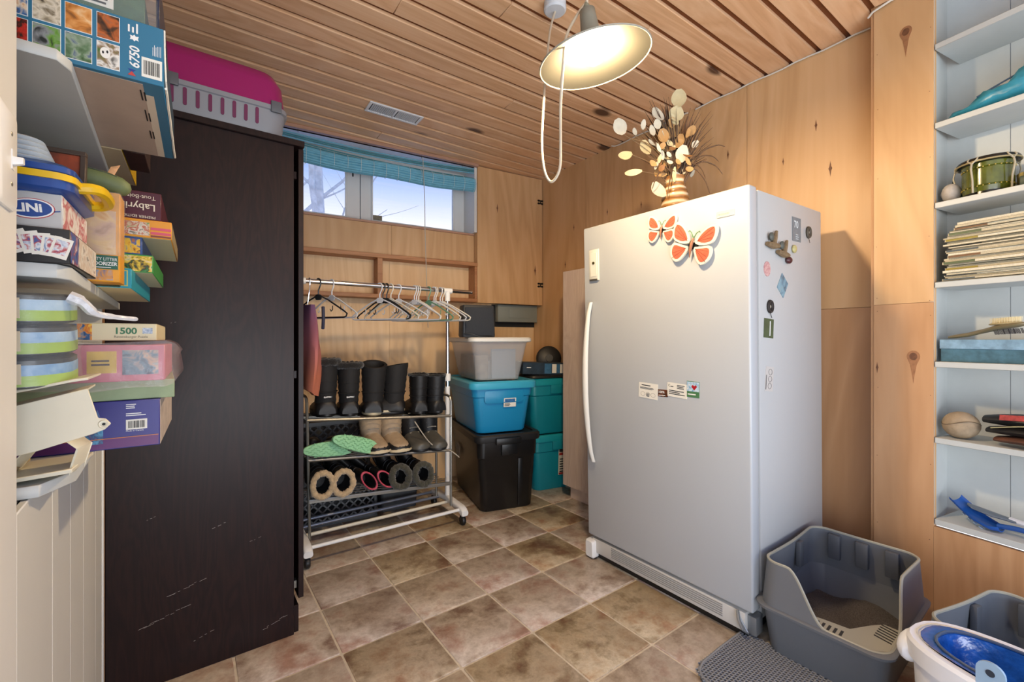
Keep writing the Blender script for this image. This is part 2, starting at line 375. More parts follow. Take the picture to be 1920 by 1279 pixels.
# white cable stapled along the top of the right wall
cab = mat('white_cable', 'd8d4ca', .4)
pts = [(2.412, .66+.06*i, CEIL-.006+.003*math.sin(i*1.7)) for i in range(15)]
tag(MB().tube([(2.30, .50, CEIL+.002), (2.285, .56, CEIL-.004), (2.292, .62, CEIL-.012), (2.305, .64, CEIL-.02)], .0045, 6).build('cable_end', cab), 'white cable curling around the top edge of the plywood panel', 'cable')
tag(MB().tube(pts, .004, 6).build('cable', cab), 'long white cable stapled along the top of the right plywood wall', 'cable')
pts = [(2.412, 1.55+.06*i, CEIL-.008+.003*math.sin(i*1.3)) for i in range(10)]+[(2.405, 2.12, CEIL-.01), (2.39, 2.135, CEIL-.006)]
tag(MB().tube(pts, .004, 6).build('cable', cab), 'short white cable end along the ceiling behind the dried flowers', 'cable')

# ---- back wall, turned 5.6 degrees; local x runs right, local y into the wall
BO = (2.416, 2.936, 0); BR_ = (0, 0, R(-5.6))
wb = struct(B(-3.0, .02, .14, .165, 0, 1.42).build('wall_back', ply_back_lit, smooth=False, loc=BO, rot=BR_))
for x0, x1 in ((-3.0, -1.9105), (-1.909, -1.2805), (-1.279, -.5605), (-.559, .02)):
    sheet(wb, x0, x1, .125, .14, 0, 1.70, ply_back_lit)
for x, z in ((-1.62, 1.32), (-1.55, 1.31), (-.95, 1.3), (-.72, 1.24)): knot(wb, (x, .1247, z), (1, 0, 0), (0, 0, 1), .9)
sheet(wb, -3.0, -1.2805, .062, .075, 1.695, 1.925, ply, 'sill_panel'); sheet(wb, -1.279, -.62, .062, .075, 1.695, 1.925, ply, 'sill_panel')
B(-3.0, -.62, .05, .26, 1.925, 1.940).build('sill', wood('sill_wood', 'a8806a', 'b08872', 'b98f78', 'x', .4, 4, .02), wb, bevel=.002, seg=1)
sheet(wb, -3.0, .02, .27, .30, 1.6, 1.94, white_paint, 'upper_wall'); sheet(wb, -.62, .02, .14, .30, 1.4, 2.47, white_paint, 'upper_wall')
sheet(wb, -3.0, -2.2, .2, .30, 1.94, 2.47, white_paint, 'upper_wall')
# header strip over the window
B(-3.0, -.62, -.03, .02, 2.452, 2.474).build('header_board', wood('header_wood', 'a8806a', 'b08872', 'b98f78', 'x', .5, 4, .02), wb, bevel=.002, seg=1)
B(-3.0, -.62, .0, .30, 2.452, 2.49).build('header_soffit', white_paint, wb, smooth=False)
B(-.645, -.622, .0, .26, 1.94, 2.46).build('side_jamb', white_paint, wb, bevel=.002, seg=1)
# ---- window: white frame, two fixed lights
win = struct(B(-2.2, -.645, .20, .25, 1.94, 1.975).build('window_1', white_paint, loc=BO, rot=BR_, bevel=.003, seg=1))
def wf(x0, x1, z0, z1, y0=.20, y1=.25, n='window_frame'): return B(x0, x1, y0, y1, z0, z1).build(n, white_paint, win, bevel=.003, seg=1)
wf(-2.2, -.645, 2.40, 2.455); wf(-.735, -.645, 1.975, 2.40); wf(-1.568, -1.475, 1.975, 2.40); wf(-1.470, -1.395, 1.975, 2.40); wf(-2.2, -2.1, 1.975, 2.4)
for x0, x1, in ((-2.1, -1.568), (-1.395, -.735)):
    for (a0, a1, z0, z1) in ((x0, x1, 1.968, 1.985), (x0, x1, 2.385, 2.402), (x0, x0+.012, 1.98, 2.39), (x1-.012, x1, 1.98, 2.39)): wf(a0, a1, z0, z1, .19, .205, 'glazing_bead')
def glass_material():
    m, nt, b = base_mat('window_glass'); L = nt.links.new
    nt.nodes.remove(b); o = nt.nodes['Material Output']
    t = N(nt, 'ShaderNodeBsdfTransparent'); g = N(nt, 'ShaderNodeBsdfGlossy', Roughness=.02); x = N(nt, 'ShaderNodeMixShader'); x.inputs[0].default_value = .05
    L(t.outputs[0], x.inputs[1]); L(g.outputs[0], x.inputs[2]); L(x.outputs[0], o.inputs['Surface']); return m
glass = glass_material()
B(-2.1, -1.568, .222, .226, 1.975, 2.40).build('pane', glass, win, smooth=False); B(-1.395, -.735, .222, .226, 1.975, 2.40).build('pane', glass, win, smooth=False)
st = plate('sticker', mat('olive_sticker', '77705a', .6, noise=(120, .4)), win, (-1.385, .2215, 1.988), (1, 0, 0), (0, 0, 1), .075, .04)
B(-1.53, -1.52, .196, .2, 2.28, 2.31).build('latch', black, win, bevel=.001)
# ---- left wall, turned 2.6 degrees, with a shelf niche; local y runs along the wall, local +x faces the room
LO = (-.19, .83, 0); LR = (0, 0, R(2.6))
wl = struct(B(-.06, 0, -.62, 0, 0, CEIL+.01).build('wall_left', white_paint, smooth=False, loc=LO, rot=LR))
pan = mat('white_panelling', 'd3d3cf', .5, noise=(2.5, .03))
ys = [-1.6, -1.2, -.95, -.72, -.5, -.33, -.145, 0, .225, .40, .575, .795, .955]
for y0, y1 in zip(ys[7:], ys[8:]): B(-.012, 0, y0+.0012, y1-.0012, 0, .874).build('panel_board', pan, wl, bevel=.0015, seg=1)
B(-.06, -.008, 0, .955, 0, .874).build('knee_wall', white_paint, wl, smooth=False)
B(-.06, -.001, .955, 2.5, 0, CEIL).build('far_wall', white_paint, wl, smooth=False)
B(-.40, -.055, .945, .97, 0, CEIL).build('niche_end', white_paint, wl, smooth=False); B(-.40, -.055, -.02, -.001, 0, CEIL).build('niche_end', white_paint, wl, smooth=False)
B(-.41, -.395, -.02, .97, 0, CEIL).build('niche_back', white_paint, wl, smooth=False)
B(-.008, .004, .938, .956, 0, .87).build('corner_trim', white_paint, wl, bevel=.002, seg=1)
sw = thing('light_switch', 'white toggle light switch on the left wall edge', 'light switch', LO, LR)
SY, SZ = -.062, 1.315
MB().loft([[(x, SY+a, SZ+b) for a, b in rr(w_, h_, .006, 3)] for x, w_, h_ in ((.0, .072, .118), (.0035, .072, .118), (.006, .064, .110))]).build('cover_plate', white_plastic, sw)
MB().obox((.004, SY+.006, SZ-.012), (.003, .0, .0), (0, .010, 0), (0, 0, .024)).build('toggle_slot', white_plastic, sw)
MB().loft([[(x, SY+.011+a, SZ+z+b) for a, b in rr(w_, h_, .002, 2)] for x, z, w_, h_ in ((.004, -.002, .010, .012), (.0155, .0, .0075, .008))]).build('toggle', white_plastic, sw)
for z in (.03, -.03): MB().ball((.006, SY+.008, SZ+z), (.001, .003, .003), 8, 5).build('screw', steel, sw)
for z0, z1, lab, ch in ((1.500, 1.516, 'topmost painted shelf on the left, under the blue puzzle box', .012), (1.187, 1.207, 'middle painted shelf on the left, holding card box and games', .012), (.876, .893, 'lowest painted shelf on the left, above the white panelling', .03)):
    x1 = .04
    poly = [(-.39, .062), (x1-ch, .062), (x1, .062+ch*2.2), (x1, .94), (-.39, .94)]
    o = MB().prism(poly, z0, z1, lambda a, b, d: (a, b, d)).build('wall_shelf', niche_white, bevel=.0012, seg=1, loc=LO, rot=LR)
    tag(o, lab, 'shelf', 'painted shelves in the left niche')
# ---- outside: snowy ground and bare trees
struct(B(-6, 12, 3.35, 30, 1.2, 1.55).build('ground_outside', mat('snow', 'e8ecf2', .8), smooth=False))
bark = mat('pale_bark', 'd9d6d4', .8, noise=(9, .25))
def tree(x, y, h, lab, seed, lean=0):
    rs = random.Random(seed); mb = MB()
    def branch(p, d, l, r, dep):
        pts = [p]; q = Vector(p); dd = Vector(d)
        for i in range(4):
            dd = (dd+Vector((rs.uniform(-.16, .16), rs.uniform(-.16, .16), rs.uniform(-.02, .1)))).normalized(); q = q+dd*l/4; pts.append(q.copy())
        mb.tube(pts, [r*(1-.17*i) for i in range(5)], 6)
        if dep:
            for i in range(4 if dep > 1 else 3):
                k = rs.randint(1, 4); nd = (dd*.5+Vector((rs.uniform(-1, 1), rs.uniform(-.6, .6), rs.uniform(.1, .8)))).normalized()
                branch(pts[k], nd, l*rs.uniform(.5, .75), r*.42, dep-1)
    branch(Vector((0, 0, 0)), Vector((lean, 0, 1)).normalized(), h, .13, 3)
    o = thing('bare_tree', lab, 'tree', (x, y, 1.55), (0, 0, 0), 'bare trees outside the window'); mb.build('branches', bark, o); return o
tree(1.75, 8.0, 5.2, 'pale bare tree outside the left window pane, thick trunk', 3, .03)
tree(2.35, 12.0, 5.0, 'thinner leaning bare tree outside beside the window mullion', 8, -.12)
tree(1.1, 17.0, 7.5, 'bare tree outside at the wardrobe edge of the window', 5, .1)
# ================================================================== LARGE OBJECTS
# ---- dark wardrobe (side panel towards the camera, doors facing right)
wd = thing('wardrobe', 'tall dark brown wardrobe with scuffed side panel beside the left shelves', 'wardrobe', (-.232, 1.79, 0), (0, 0, R(1.2)))
WZ = 1.815
B(.004, .522, 0, .018, .0, WZ).build('side_panel', wenge, wd, bevel=.001, seg=1)
B(.004, .522, .90, .918, .0, WZ).build('side_panel', wenge, wd, bevel=.001, seg=1)
B(-.002, .003, .0, .918, .0, WZ).build('back_panel', mat('raw_fibreboard', '8a6240', .8), wd, smooth=False)
B(-.002, .556, -.012, .925, WZ, WZ+.022).build('top_board', wenge, wd, bevel=.0015, seg=1)
B(.01, .515, .018, .90, .11, .128).build('bottom_board', wenge, wd, smooth=False)
B(.505, .540, .012, .906, 0, .10).build('plinth', wenge, wd, bevel=.001, seg=1)
for k, (y0, y1) in enumerate(((.004, .455), (.460, .913))):
    d = B(0, .018, 0, y1-y0, .128, WZ-.004).build('door', wenge, wd, bevel=.001, seg=1, loc=(.5375, y0, 0), rot=(0, 0, R(0)))
    MB().tube([(.018, .42-.38*k, .85), (.04, .42-.38*k, .86), (.04, .42-.38*k, .99), (.018, .42-.38*k, 1.0)], .005, 8).build('handle', steel, d)
for z in (.16, .95, 1.7): B(.51, .536, .02, .045, z, z+.03).build('hinge', steel if z < .5 else wenge, wd, bevel=.002, seg=1)
sc = mat('scuff_white', 'b8b4b0', .7)
rs = random.Random(5)
for (x0, z0, L_, n) in ((.08, .19, .12, 9), (.15, .27, .1, 7), (.1, .53, .025, 3), (.27, .46, .05, 3), (.38, .385, .04, 3), (.16, 1.15, .02, 2), (.42, .06, .08, 6), (.22, .1, .06, 4)):
    mb = MB()
    for i in range(n):
        a = rs.uniform(.1, .3); l = L_*rs.uniform(.05, .22); x = x0+L_*i/n; z = z0+.28*L_*i/n+rs.uniform(-.002, .002)
        mb.obox((x, -.0004, z), (l, 0, l*a), (0, .0008, 0), (0, 0, rs.uniform(.0003, .0007)))
    mb.build('scuff_mark', sc, wd, smooth=False)['kind'] = 'stuff'

# ---- upright freezer
fr_p = (1.621, .7823, 0); fr_r = (R(.24), R(-1.54), R(.54))
fr = thing('upright_freezer', 'white upright freezer with magnets standing against the plywood wall', 'freezer', fr_p, fr_r)
FM = Matrix.Translation(fr_p) @ (Matrix.Rotation(.0094, 4, 'Z') @ Matrix.Rotation(-.027, 4, 'Y') @ Matrix.Rotation(.0042, 4, 'X'))
fr.rotation_euler = FM.to_euler()
fw = mat('freezer_white', 'b4b8bc', .33, noise=(1.2, .015), bump=(420, .02)); fs = mat('freezer_side_white', 'b4b5b5', .38, bump=(300, .06)); gask = mat('grey_gasket', '9b9c9c', .6)
FW, FD, FH = .811, .651, 1.646
B(.075, FD, .004, FW-.004, .06, FH-.006).build('body', fs, fr, bevel=.006)
dr = B(0, .056, 0, FW, .110, FH).build('door', fw, fr, bevel=.008, seg=3)
B(.056, .076, .012, FW-.012, .13, FH-.02).build('gasket', gask, fr, smooth=False)
# bowed handle on the left edge of the door
pts = []
for i in range(17):
    t = i/16; z = 1.275-.785*t; bow = math.sin(PI*t)
    pts.append((t, z, bow))
rings = []
for t, z, bow in pts:
    x = -.012-.040*bow**.6; hw = .010+.006*bow; hd = .009+.003*bow
    rings.append([(x+hd*math.cos(a), .755+.008*bow+hw*math.sin(a), z) for a in [2*PI*k/10 for k in range(10)]])
MB().loft(rings).build('handle', mat('handle_ivory', 'd9d7d0', .3), dr)
lp = B(-.006, .0, .706, .770, 1.379, 1.532).build('lock_panel', mat('lock_ivory', 'd6d5ca', .35), dr, bevel=.004)
B(-.0075, -.006, .718, .758, 1.40, 1.515).build('lock_inset', mat('lock_inset', 'dedcd0', .3), lp, bevel=.0008, seg=1)
MB().lathe([(.007, 0), (.007, .003), (.004, .004)], 14).xf(Matrix.Translation((-.0075, .738, 1.465)) @ Matrix.Rotation(R(-90), 4, 'Y')).build('key_lock', mat('brass_lock', '6a6238', .3, .8), lp)
B(-.010, -.006, .712, .764, 1.379, 1.388).build('lock_lip', steel, lp, bevel=.001, seg=1)
bd = B(-.003, .0, .052, .118, 1.548, 1.571).build('badge', mat('badge_silver', 'cfcdc6', .3, .1), dr, bevel=.001, seg=1)
text('FRIGIDAIRE', .0095, mat('badge_grey', '8f9092', .4), bd, (-.003, .113, 1.5555), (0, -1, 0), (0, 0, 1), sx=.9)
kp = B(.004, .055, .03, .785, .028, .098).build('kick_plate', mat('kick_white', 'cbc9c4', .4), fr, bevel=.004)
for i in range(6): MB().tube([(.0035, .662, .088-.0085*i), (.0035, .115, .088-.0085*i)], .0022, 6).build('grille_slot', mat('grille_shadow_groove', '8e8d8b', .5), kp)
MB().loft([[(x, .788+a, .045+b) for a, b in rr(w_, h_, .010, 4)] for x, w_, h_ in ((.05, .055, .088), (-.012, .055, .088), (-.020, .043, .076))]).build('foot_cap', white_plastic, fr)
B(.0, .05, .764, .812, .0, .006).build('foot_pad', black, fr, smooth=False)
B(.02, .6, .03, .78, .0, .03).build('base_frame', black, fr, smooth=False)
hb = B(.02, .07, -.002, .03, .02, .088).build('hinge_bracket', mat('hinge_metal', '9a9ea2', .35, .6), fr, bevel=.003)
MB().tube([(.0, .055, .100), (-.012, .045, .075), (-.012, .03, .045), (.0, .02, .032), (.004, .035, .05), (.0, .055, .085)], .006, 6).build('wire_loop', mat('hinge_metal', '9a9ea2', .35, .6), hb)
MB().lathe([(.016, 0), (.016, .008), (.010, .013)], 14, (.045, .03, FH-.004)).build('hinge_cap', white_plastic, fr)
cr_ = MB().tube([(.06, .812, .92), (.05, .83, .90), (.045, .832, .86), (.05, .825, .83)], .003, 6).build('door_cord', white_plastic, fr)

# helper: magnets live on the freezer faces but are things of their own
def on_front(y, z, x=0.0): return FM @ Vector((x, y, z))
def on_side(x, z, y=.0035): return FM @ Vector((x, y, z))
FRONT = FM.to_3x3(); fe = FM.to_euler()
# front: local frame of a magnet thing = freezer frame
def butterfly(label, cy, cz, s, roll):
    M = FM @ Matrix.Translation((0, cy, cz)) @ Matrix.Rotation(roll, 4, 'X') @ Matrix.Scale(s, 4)
    o = thing('butterfly_magnet', label, 'magnet', M.to_translation(), M.to_euler(), 'butterfly magnets on the freezer door'); o.scale = (s, s, s)
    edge = mat('butterfly_cream', 'e0dccb', .4); red = mat('butterfly_coral', 'c2654c', .4, noise=(60, .18)); vein = mat('butterfly_vein', '8c3a28', .5); gr = mat('butterfly_green', '5f8a5c', .5); brn = mat('butterfly_body', 'a06a4e', .5)
    up = [(.004, .008), (.018, .035), (.040, .058), (.060, .066), (.068, .058), (.070, .038), (.066, .020), (.058, .010), (.03, .002)]
    lo = [(.004, -.004), (.03, .0), (.058, .006), (.066, -.008), (.064, -.030), (.052, -.046), (.038, -.052), (.022, -.038)]
    def shr(p, k):
        cx = sum(a for a, b in p)/len(p); cy_ = sum(b for a, b in p)/len(p); return [(cx+(a-cx)*k, cy_+(b-cy_)*k) for a, b in p]
    def sm(p):   # one round of corner cutting
        q = []
        for i in range(len(p)):
            a, b = p[i], p[(i+1) % len(p)]; q += [(a[0]*.75+b[0]*.25, a[1]*.75+b[1]*.25), (a[0]*.25+b[0]*.75, a[1]*.25+b[1]*.75)]
        return q
    for sgn in (1, -1):
        for nm, p in (('upper_wing', up), ('lower_wing', lo)):
            p2 = sm(p); W = MB().prism(p2, .004, .012, lambda a, b, d: (-d-.1*a*.25, sgn*a, b)).build(nm, edge, o, smooth=False)
            MB().prism(sm(shr(p, .74)), .0122, .0132, lambda a, b, d: (-d-.1*a*.25, sgn*a, b)).build('wing_panel', red, W, smooth=False)
            cx = sum(a for a, b in p)/len(p); cy_ = sum(b for a, b in p)/len(p); mb = MB()
            for t in (-.5, 0, .5):
                mb.obox((-.0133-.025*cx*.35, sgn*cx*.35, cy_*.4), (-.0004-.025*cx, sgn*cx*.95, (cy_*.85)+t*.03), (0, .0009, 0), (0, 0, .0009))
            mb.build('wing_veins', vein, W, smooth=False)
    MB().tube([(-.010, 0, .022), (-.014, 0, .006), (-.014, 0, -.012), (-.010, 0, -.034)], [.002, .0045, .004, .001], 8).build('body', brn, o)
    for sgn in (1, -1): MB().tube([(-.010, 0, .020), (-.012, sgn*.008, .036), (-.012, sgn*.016, .042), (-.012, sgn*.018, .038)], .0014, 6).build('antenna', gr, o)
    B(-.004, 0, -.015, .015, -.01, .01).build('magnet_pad', black, o, smooth=False)
    return o
butterfly('smaller coral butterfly magnet at the upper left of the pair', .352, 1.548, .98, R(8)); butterfly('larger coral butterfly magnet nearest the freezer badge', .213, 1.462, 1.35, R(14))
def card(name, label, y0, y1, z0, z1, m, roll=0, group=None):
    o = thing(name, label, 'magnet', on_front((y0+y1)/2, (z0+z1)/2), fe, group)
    o.rotation_euler = (FM @ Matrix.Rotation(roll, 4, 'X')).to_euler()
    w_, h_ = (y1-y0), (z1-z0); B(-.0016, 0, -w_/2, w_/2, -h_/2, h_/2).build('card', m, o, bevel=.0004, seg=1); return o, w_, h_
fU, fV = (0, -1, 0), (0, 0, 1)
o, w_, h_ = card('card_magnet', 'white card magnet with small drawings, leftmost on the freezer door', .386, .484, .838, .905, paper, R(3), 'card magnets on the freezer door')
lines('print', ink, o, (-.0017, .034, .021), fU, fV, .06, .008, 1); lines('print', ink, o, (-.0017, .042, .006), fU, fV, .08, .010, 3)
for i, yy in enumerate((.026, 0, -.026)): 
    mb = MB(); mb.tube([(-.0018, yy+.011*math.cos(a), -.016+.009*math.sin(a)) for a in [2*PI*k/14 for k in range(14)]], .0004, 4, closed=True); mb.build('sketch_ring', ink, o)
lines('print', ink, o, (-.0017, .008, -.024), fU, fV, .018, .014, 4)
o, w_, h_ = card('card_magnet', 'small brown coffee magnet between two white cards on the freezer', .338, .385, .854, .884, multi('coffee_print', ['2a1810', '6b3a22', '1c1412', 'a36a44'], 60), R(-2), 'card magnets on the freezer door')
text('100%', .014, ink_white, o, (-.0018, .021, .0), fU, fV, bold=.0003); lines('print', ink_white, o, (-.0018, .02, -.011), fU, fV, .035, .007, 1)
o, w_, h_ = card('card_magnet', 'white business card magnet right of the brown one on the freezer', .248, .340, .858, .916, paper, R(3), 'card magnets on the freezer door')
text('C', .014, ink, o, (-.0018, .041, .012), fU, fV); lines('print', ink, o, (-.0018, .030, .012), fU, fV, .016, .007, 1); lines('print', ink, o, (-.0018, -.0, .008), fU, fV, .042, .018, 3); lines('print', ink, o, (-.0018, .036, -.018), fU, fV, .075, .02, 3)
o, w_, h_ = card('card_magnet', 'blue and green souvenir magnet with a red heart on the freezer', .196, .250, .866, .930, mat('souvenir_green', '4c7a52', .35), R(1), 'card magnets on the freezer door')
plate('sky_band', mat('souvenir_sky', '5f9cc4', .35, noise=(90, .3, 'd8e6ee')), o, (-.0017, .026, -.008), fU, fV, .052, .038)
text("J'", .022, ink_white, o, (-.0024, .023, .004), fU, fV, bold=.0005); hm = mat('heart_red', 'a8202a', .35)
ht = [(0, -.011), (-.011, .002), (-.010, .008), (-.005, .010), (0, .005), (.005, .010), (.010, .008), (.011, .002)]
MB().prism(ht, 0, .0006, lambda a, b, d: (-.0024-d, -.006-a, .008+b)).build('heart', hm, o, smooth=False); lines('print', ink_white, o, (-.0018, .022, -.022), fU, fV, .04, .01, 1)
# magnets on the freezer side
def smag(name, label, x, z, roll=0):
    M = FM @ Matrix.Translation((x, .004, z)) @ Matrix.Rotation(roll, 4, 'Y'); return thing(name, label, 'magnet', M.to_translation(), M.to_euler(), 'magnets on the freezer side')
sU, sV = (1, 0, 0), (0, 0, 1)
o = smag('photo_magnet', 'grey rectangular magnet reading 70 on the freezer side, topmost', .395, 1.532); B(-.040, .040, -.0016, 0, -.048, .048).build('card', mat('slate_print', '6d7880', .4, noise=(40, .15)), o, smooth=False)
text('70', .040, mat('pale_print2', 'd4dce0', .5), o, (-.026, -.0018, .006), sU, sV, bold=.0006); lines('print', mat('pale_print', 'b4bcc0', .5), o, (-.01, -.0018, -.04), sU, sV, .03, .025, 3)
def ring(label, x, z, col, s=1):
    o = smag('ring_magnet', label, x, z); pts = [(.016*s*math.cos(2*PI*k/16), -.005, .02*s*math.sin(2*PI*k/16)) for k in range(16)]
    MB().tube(pts, .006*s, 6, closed=True).build('wreath', mat('wreath_'+col, col, .7, noise=(90, .35)), o); MB().ball((0, -.004, 0), (.006, .003, .007), 8, 6).build('centre', mat('ring_centre', 'b0a898', .5), o)
    MB().tube([(0, -.004, -.02*s), (.012, -.004, -.042*s)], .0011, 5).build('ribbon', ink, o); return o
ring('small dark wreath magnet beside the grey 70 magnet', .505, 1.532, '4e463a', 1.0); ring('small black wreath magnet above the green card on the freezer side', .152, 1.216, '2c2622', 1.0)
def bird(label, x, z, roll):
    o = smag('wooden_magnet', label, x, z, roll); wm = mat('carved_wood', '7d684c', .6, noise=(60, .25))
    MB().tube([(-.045, -.010, -.002), (0, -.012, -.012), (.045, -.010, -.016)], [.008, .013, .008], 8).build('bar', wm, o)
    MB().tube([(0, -.012, -.01), (.02, -.012, .02), (.035, -.010, .04)], [.010, .008, .006], 8).build('arm', wm, o)
    MB().ball((-.012, -.012, .022), (.014, .008, .017), 10, 7).build('knob', mat('carved_grey', '4e5048', .5), o); return o
bird('left of two carved wooden figure magnets on the freezer side', .165, 1.455, R(-8)); bird('right of two carved wooden figure magnets on the freezer side', .250, 1.43, R(-4))
o = smag('button_magnet', 'small yellow flower button magnet right of the wooden figures', .363, 1.45); MB().ball((0, -.005, 0), (.017, .008, .017), 12, 8).build('button', mat('button_yellow', 'b5ab74', .4, noise=(70, .25)), o)
o = smag('button_magnet', 'dark red knob magnet under the right wooden figure', .305, 1.40); MB().ball((0, -.008, 0), (.020, .011, .014), 12, 8).build('button', mat('button_maroon', '4a2022', .35), o)
o = smag('oval_magnet', 'pink oval magnet on the freezer side above the diamond card', .137, 1.356); discplate('badge', mat('oval_pink', 'a9626a', .4, noise=(110, .35, 'd7b9b4')), o, (0, 0, 0), sU, sV, .026, .028, .002)
o = smag('photo_magnet', 'tilted blue landscape photo magnet on the freezer side', .265, 1.30, R(38)); B(-.033, .033, -.0016, 0, -.036, .036).build('card', multi('landscape_print', ['2b2a2c', '5f7f92', '7ba0b0', '8a9a9c'], 26), o, smooth=False)
o = smag('photo_magnet', 'green card magnet with white lettering on the freezer side', .146, 1.135, R(5)); B(-.038, .038, -.0016, 0, -.036, .036).build('card', mat('green_print', '46553a', .4, noise=(30, .3)), o, smooth=False)
lines('print', ink_white, o, (.012, -.0018, -.028), sV, (-1, 0, 0), .056, .014, 1)
o = smag('sketch_magnet', 'pale sketch card magnet, lowest on the freezer side', .148, .945, R(8)); B(-.032, .032, -.0012, 0, -.046, .046).build('card', mat('sketch_paper', 'c2bdb8', .5), o, smooth=False)
mb = MB()
for k in range(3): mb.tube([(.004+.014*math.cos(a), -.0016, .026-.026*k+.011*math.sin(a)) for a in [2*PI*i/12 for i in range(12)]], .0006, 4, closed=True)
mb.build('drawing', ink, o)['kind'] = 'stuff'; lines('print', ink, o, (-.024, -.0014, -.04), sV, (-1, 0, 0), .07, .008, 1)

# ---- tall pale cabinet between freezer and totes
pc = wood('pale_oak_laminate', 'c8b4a8', 'd2beb2', 'dac8bc', 'z', .45, 7, .0, fine=.3)
tcab = thing('tall_cabinet', 'tall narrow pale wood cabinet hidden behind the freezer', 'cabinet', (2.07, 1.66, 0))
B(0, .018, 0, .63, .085, 1.565).build('front_panel', pc, tcab, bevel=.001, seg=1); B(.018, .335, .612, .63, .085, 1.565).build('side_panel', pc, tcab, smooth=False)
B(.018, .335, 0, .018, .085, 1.565).build('side_panel', pc, tcab, smooth=False); B(.018, .335, .018, .612, 1.547, 1.565).build('top_panel', pc, tcab, smooth=False); B(.018, .335, .018, .612, .085, .1).build('bottom_panel', pc, tcab, smooth=False)
B(.03, .045, .0, .585, 0, .085).build('plinth', pc, tcab, smooth=False); B(.045, .335, .57, .585, 0, .085).build('plinth', pc, tcab, smooth=False)

# ---- cupboard on the back wall, right of the window
cb = thing('wall_cupboard', 'plywood wall cupboard right of the window with hinges at the corner', 'cupboard', BO, BR_)
B(-.618, -.003, 0, .016, 1.386, 2.468).build('door', ply, cb, bevel=.001, seg=1)
B(-.618, -.603, .016, .125, 1.386, 2.468).build('side_panel', ply, cb, smooth=False); B(-.603, -.003, .018, .125, 1.39, 1.404).build('bottom_panel', ply, cb, smooth=False)
for z in (2.271, 1.559):
    h = MB(); h.box(-.024, -.016, -.005, .0, z-.018, z+.018)
    hg = h.build('hinge', mat('hinge_black', '2b2724', .4, .7), cb, bevel=.001, seg=1)
    for s in (-1, 1):
        for q in (-1, 1): MB().loft([[(-.020+s*.018+a, y, z+q*.012+b) for a, b in rr(.024, .016, .006, 3)] for y in (-.0035, 0)]).build('hinge_leaf', mat('hinge_black', '2b2724', .4, .7), hg)
knot(cb, (-.44, -.0005, 2.16), (1, 0, 0), (0, 0, 1), 1.3); knot(cb, (-.075, -.0005, 1.68), (1, 0, 0), (0, 0, 1), 1.6)
sh = thing('wall_shelf_unit', 'open wooden shelf box on the back wall under the window', 'shelf', BO, BR_)
B(-2.6, -.61, 0, .122, 1.672, 1.700).build('shelf', board_mat, sh, bevel=.002, seg=1); B(-2.6, -.61, 0, .122, 1.388, 1.416).build('shelf', board_mat, sh, bevel=.002, seg=1)
B(-.640, -.6185, .002, .122, 1.416, 1.672).build('side_panel', board_mat, sh, bevel=.002, seg=1); B(-1.394, -1.358, .002, .122, 1.416, 1.672).build('divider', board_mat, sh, bevel=.002, seg=1)
ep = thing('electrical_panel', 'grey metal electrical panel under the wall cupboard', 'electrical panel', BO, BR_)
epm = mat('panel_grey', '868c86', .45)
B(-.40, -.015, .06, .12, 1.24, 1.384).build('cover', epm, ep, bevel=.003); B(-.297, -.085, .056, .061, 1.275, 1.345).build('door', epm, ep, bevel=.002); B(-.43, .0, .118, .1245, 1.20, 1.386).build('backing', mat('dark_hole', '1e2022', .8), ep, smooth=False)

# ---- rolled bamboo blind
bl = thing('bamboo_blind', 'half rolled turquoise bamboo blind hanging across the window', 'blind', BO, BR_)
blm = mat('bamboo_painted_backlit', '6fb2cc', .4, noise=(30, .12)); bld = mat('teal_bamboo', '3c838c', .45, noise=(30, .15)); thr = mat('blind_thread', 'cfe0e2', .6)  # first bamboo colour is lightened to stand for window light behind it
def sag(x):   # top edge rises to the left and sags in the middle
    t = (x+2.15)/1.5; return .05*math.sin(PI*min(max(t, 0), 1))
XL, XR = -2.15, -.655
for k in range(9):
    z = 2.432-.011*k
    pts = [(XL+(XR-XL)*i/14, -.012+.002*(k % 2), z-sag(XL+(XR-XL)*i/14)*.55-(.03 if k > 3 else 0)*(i/14)) for i in range(15)]
    MB().tube(pts, .0042, 6).build('slat', bld if k % 3 else blm, bl)
for k in range(16):   # the roll itself: slats on a spiral
    a = 2*PI*k/16; r = .044
    pts = [(XL+(XR-XL)*i/14, -.020+r*.62*math.cos(a), 2.300+.006*math.sin(i)-sag(XL+(XR-XL)*i/14)*.3+r*math.sin(a)-.004*(i/14)) for i in range(15)]
    MB().tube(pts, .0092, 6).build('slat', blm, bl)
for i in range(18):
    x = XL+.04+.085*i; z = 2.300-sag(x)*.3
    MB().tube([(x, -.020+.038*math.cos(2*PI*k/14), z+.0545*math.sin(2*PI*k/14)) for k in range(14)], .0016, 4, closed=True).build('binding_thread', thr, bl)
MB().tube([(-1.085, -.06, 2.42), (-1.08, -.062, 2.3), (-1.07, -.06, 2.1), (-1.06, -.035, 1.9), (-1.045, -.03, 1.5), (-1.035, -.03, 1.18)], .0028, 6).build('pull_cord', mat('cord_grey', 'b9b6ae', .6), bl)
for x in (-1.9, -1.45, -1.08, -.75): MB().tube([(x, -.012, 2.45), (x, -.018, 2.44), (x, -.016, 2.43), (x, -.01, 2.432)], .0016, 5).build('hook', steel, bl)

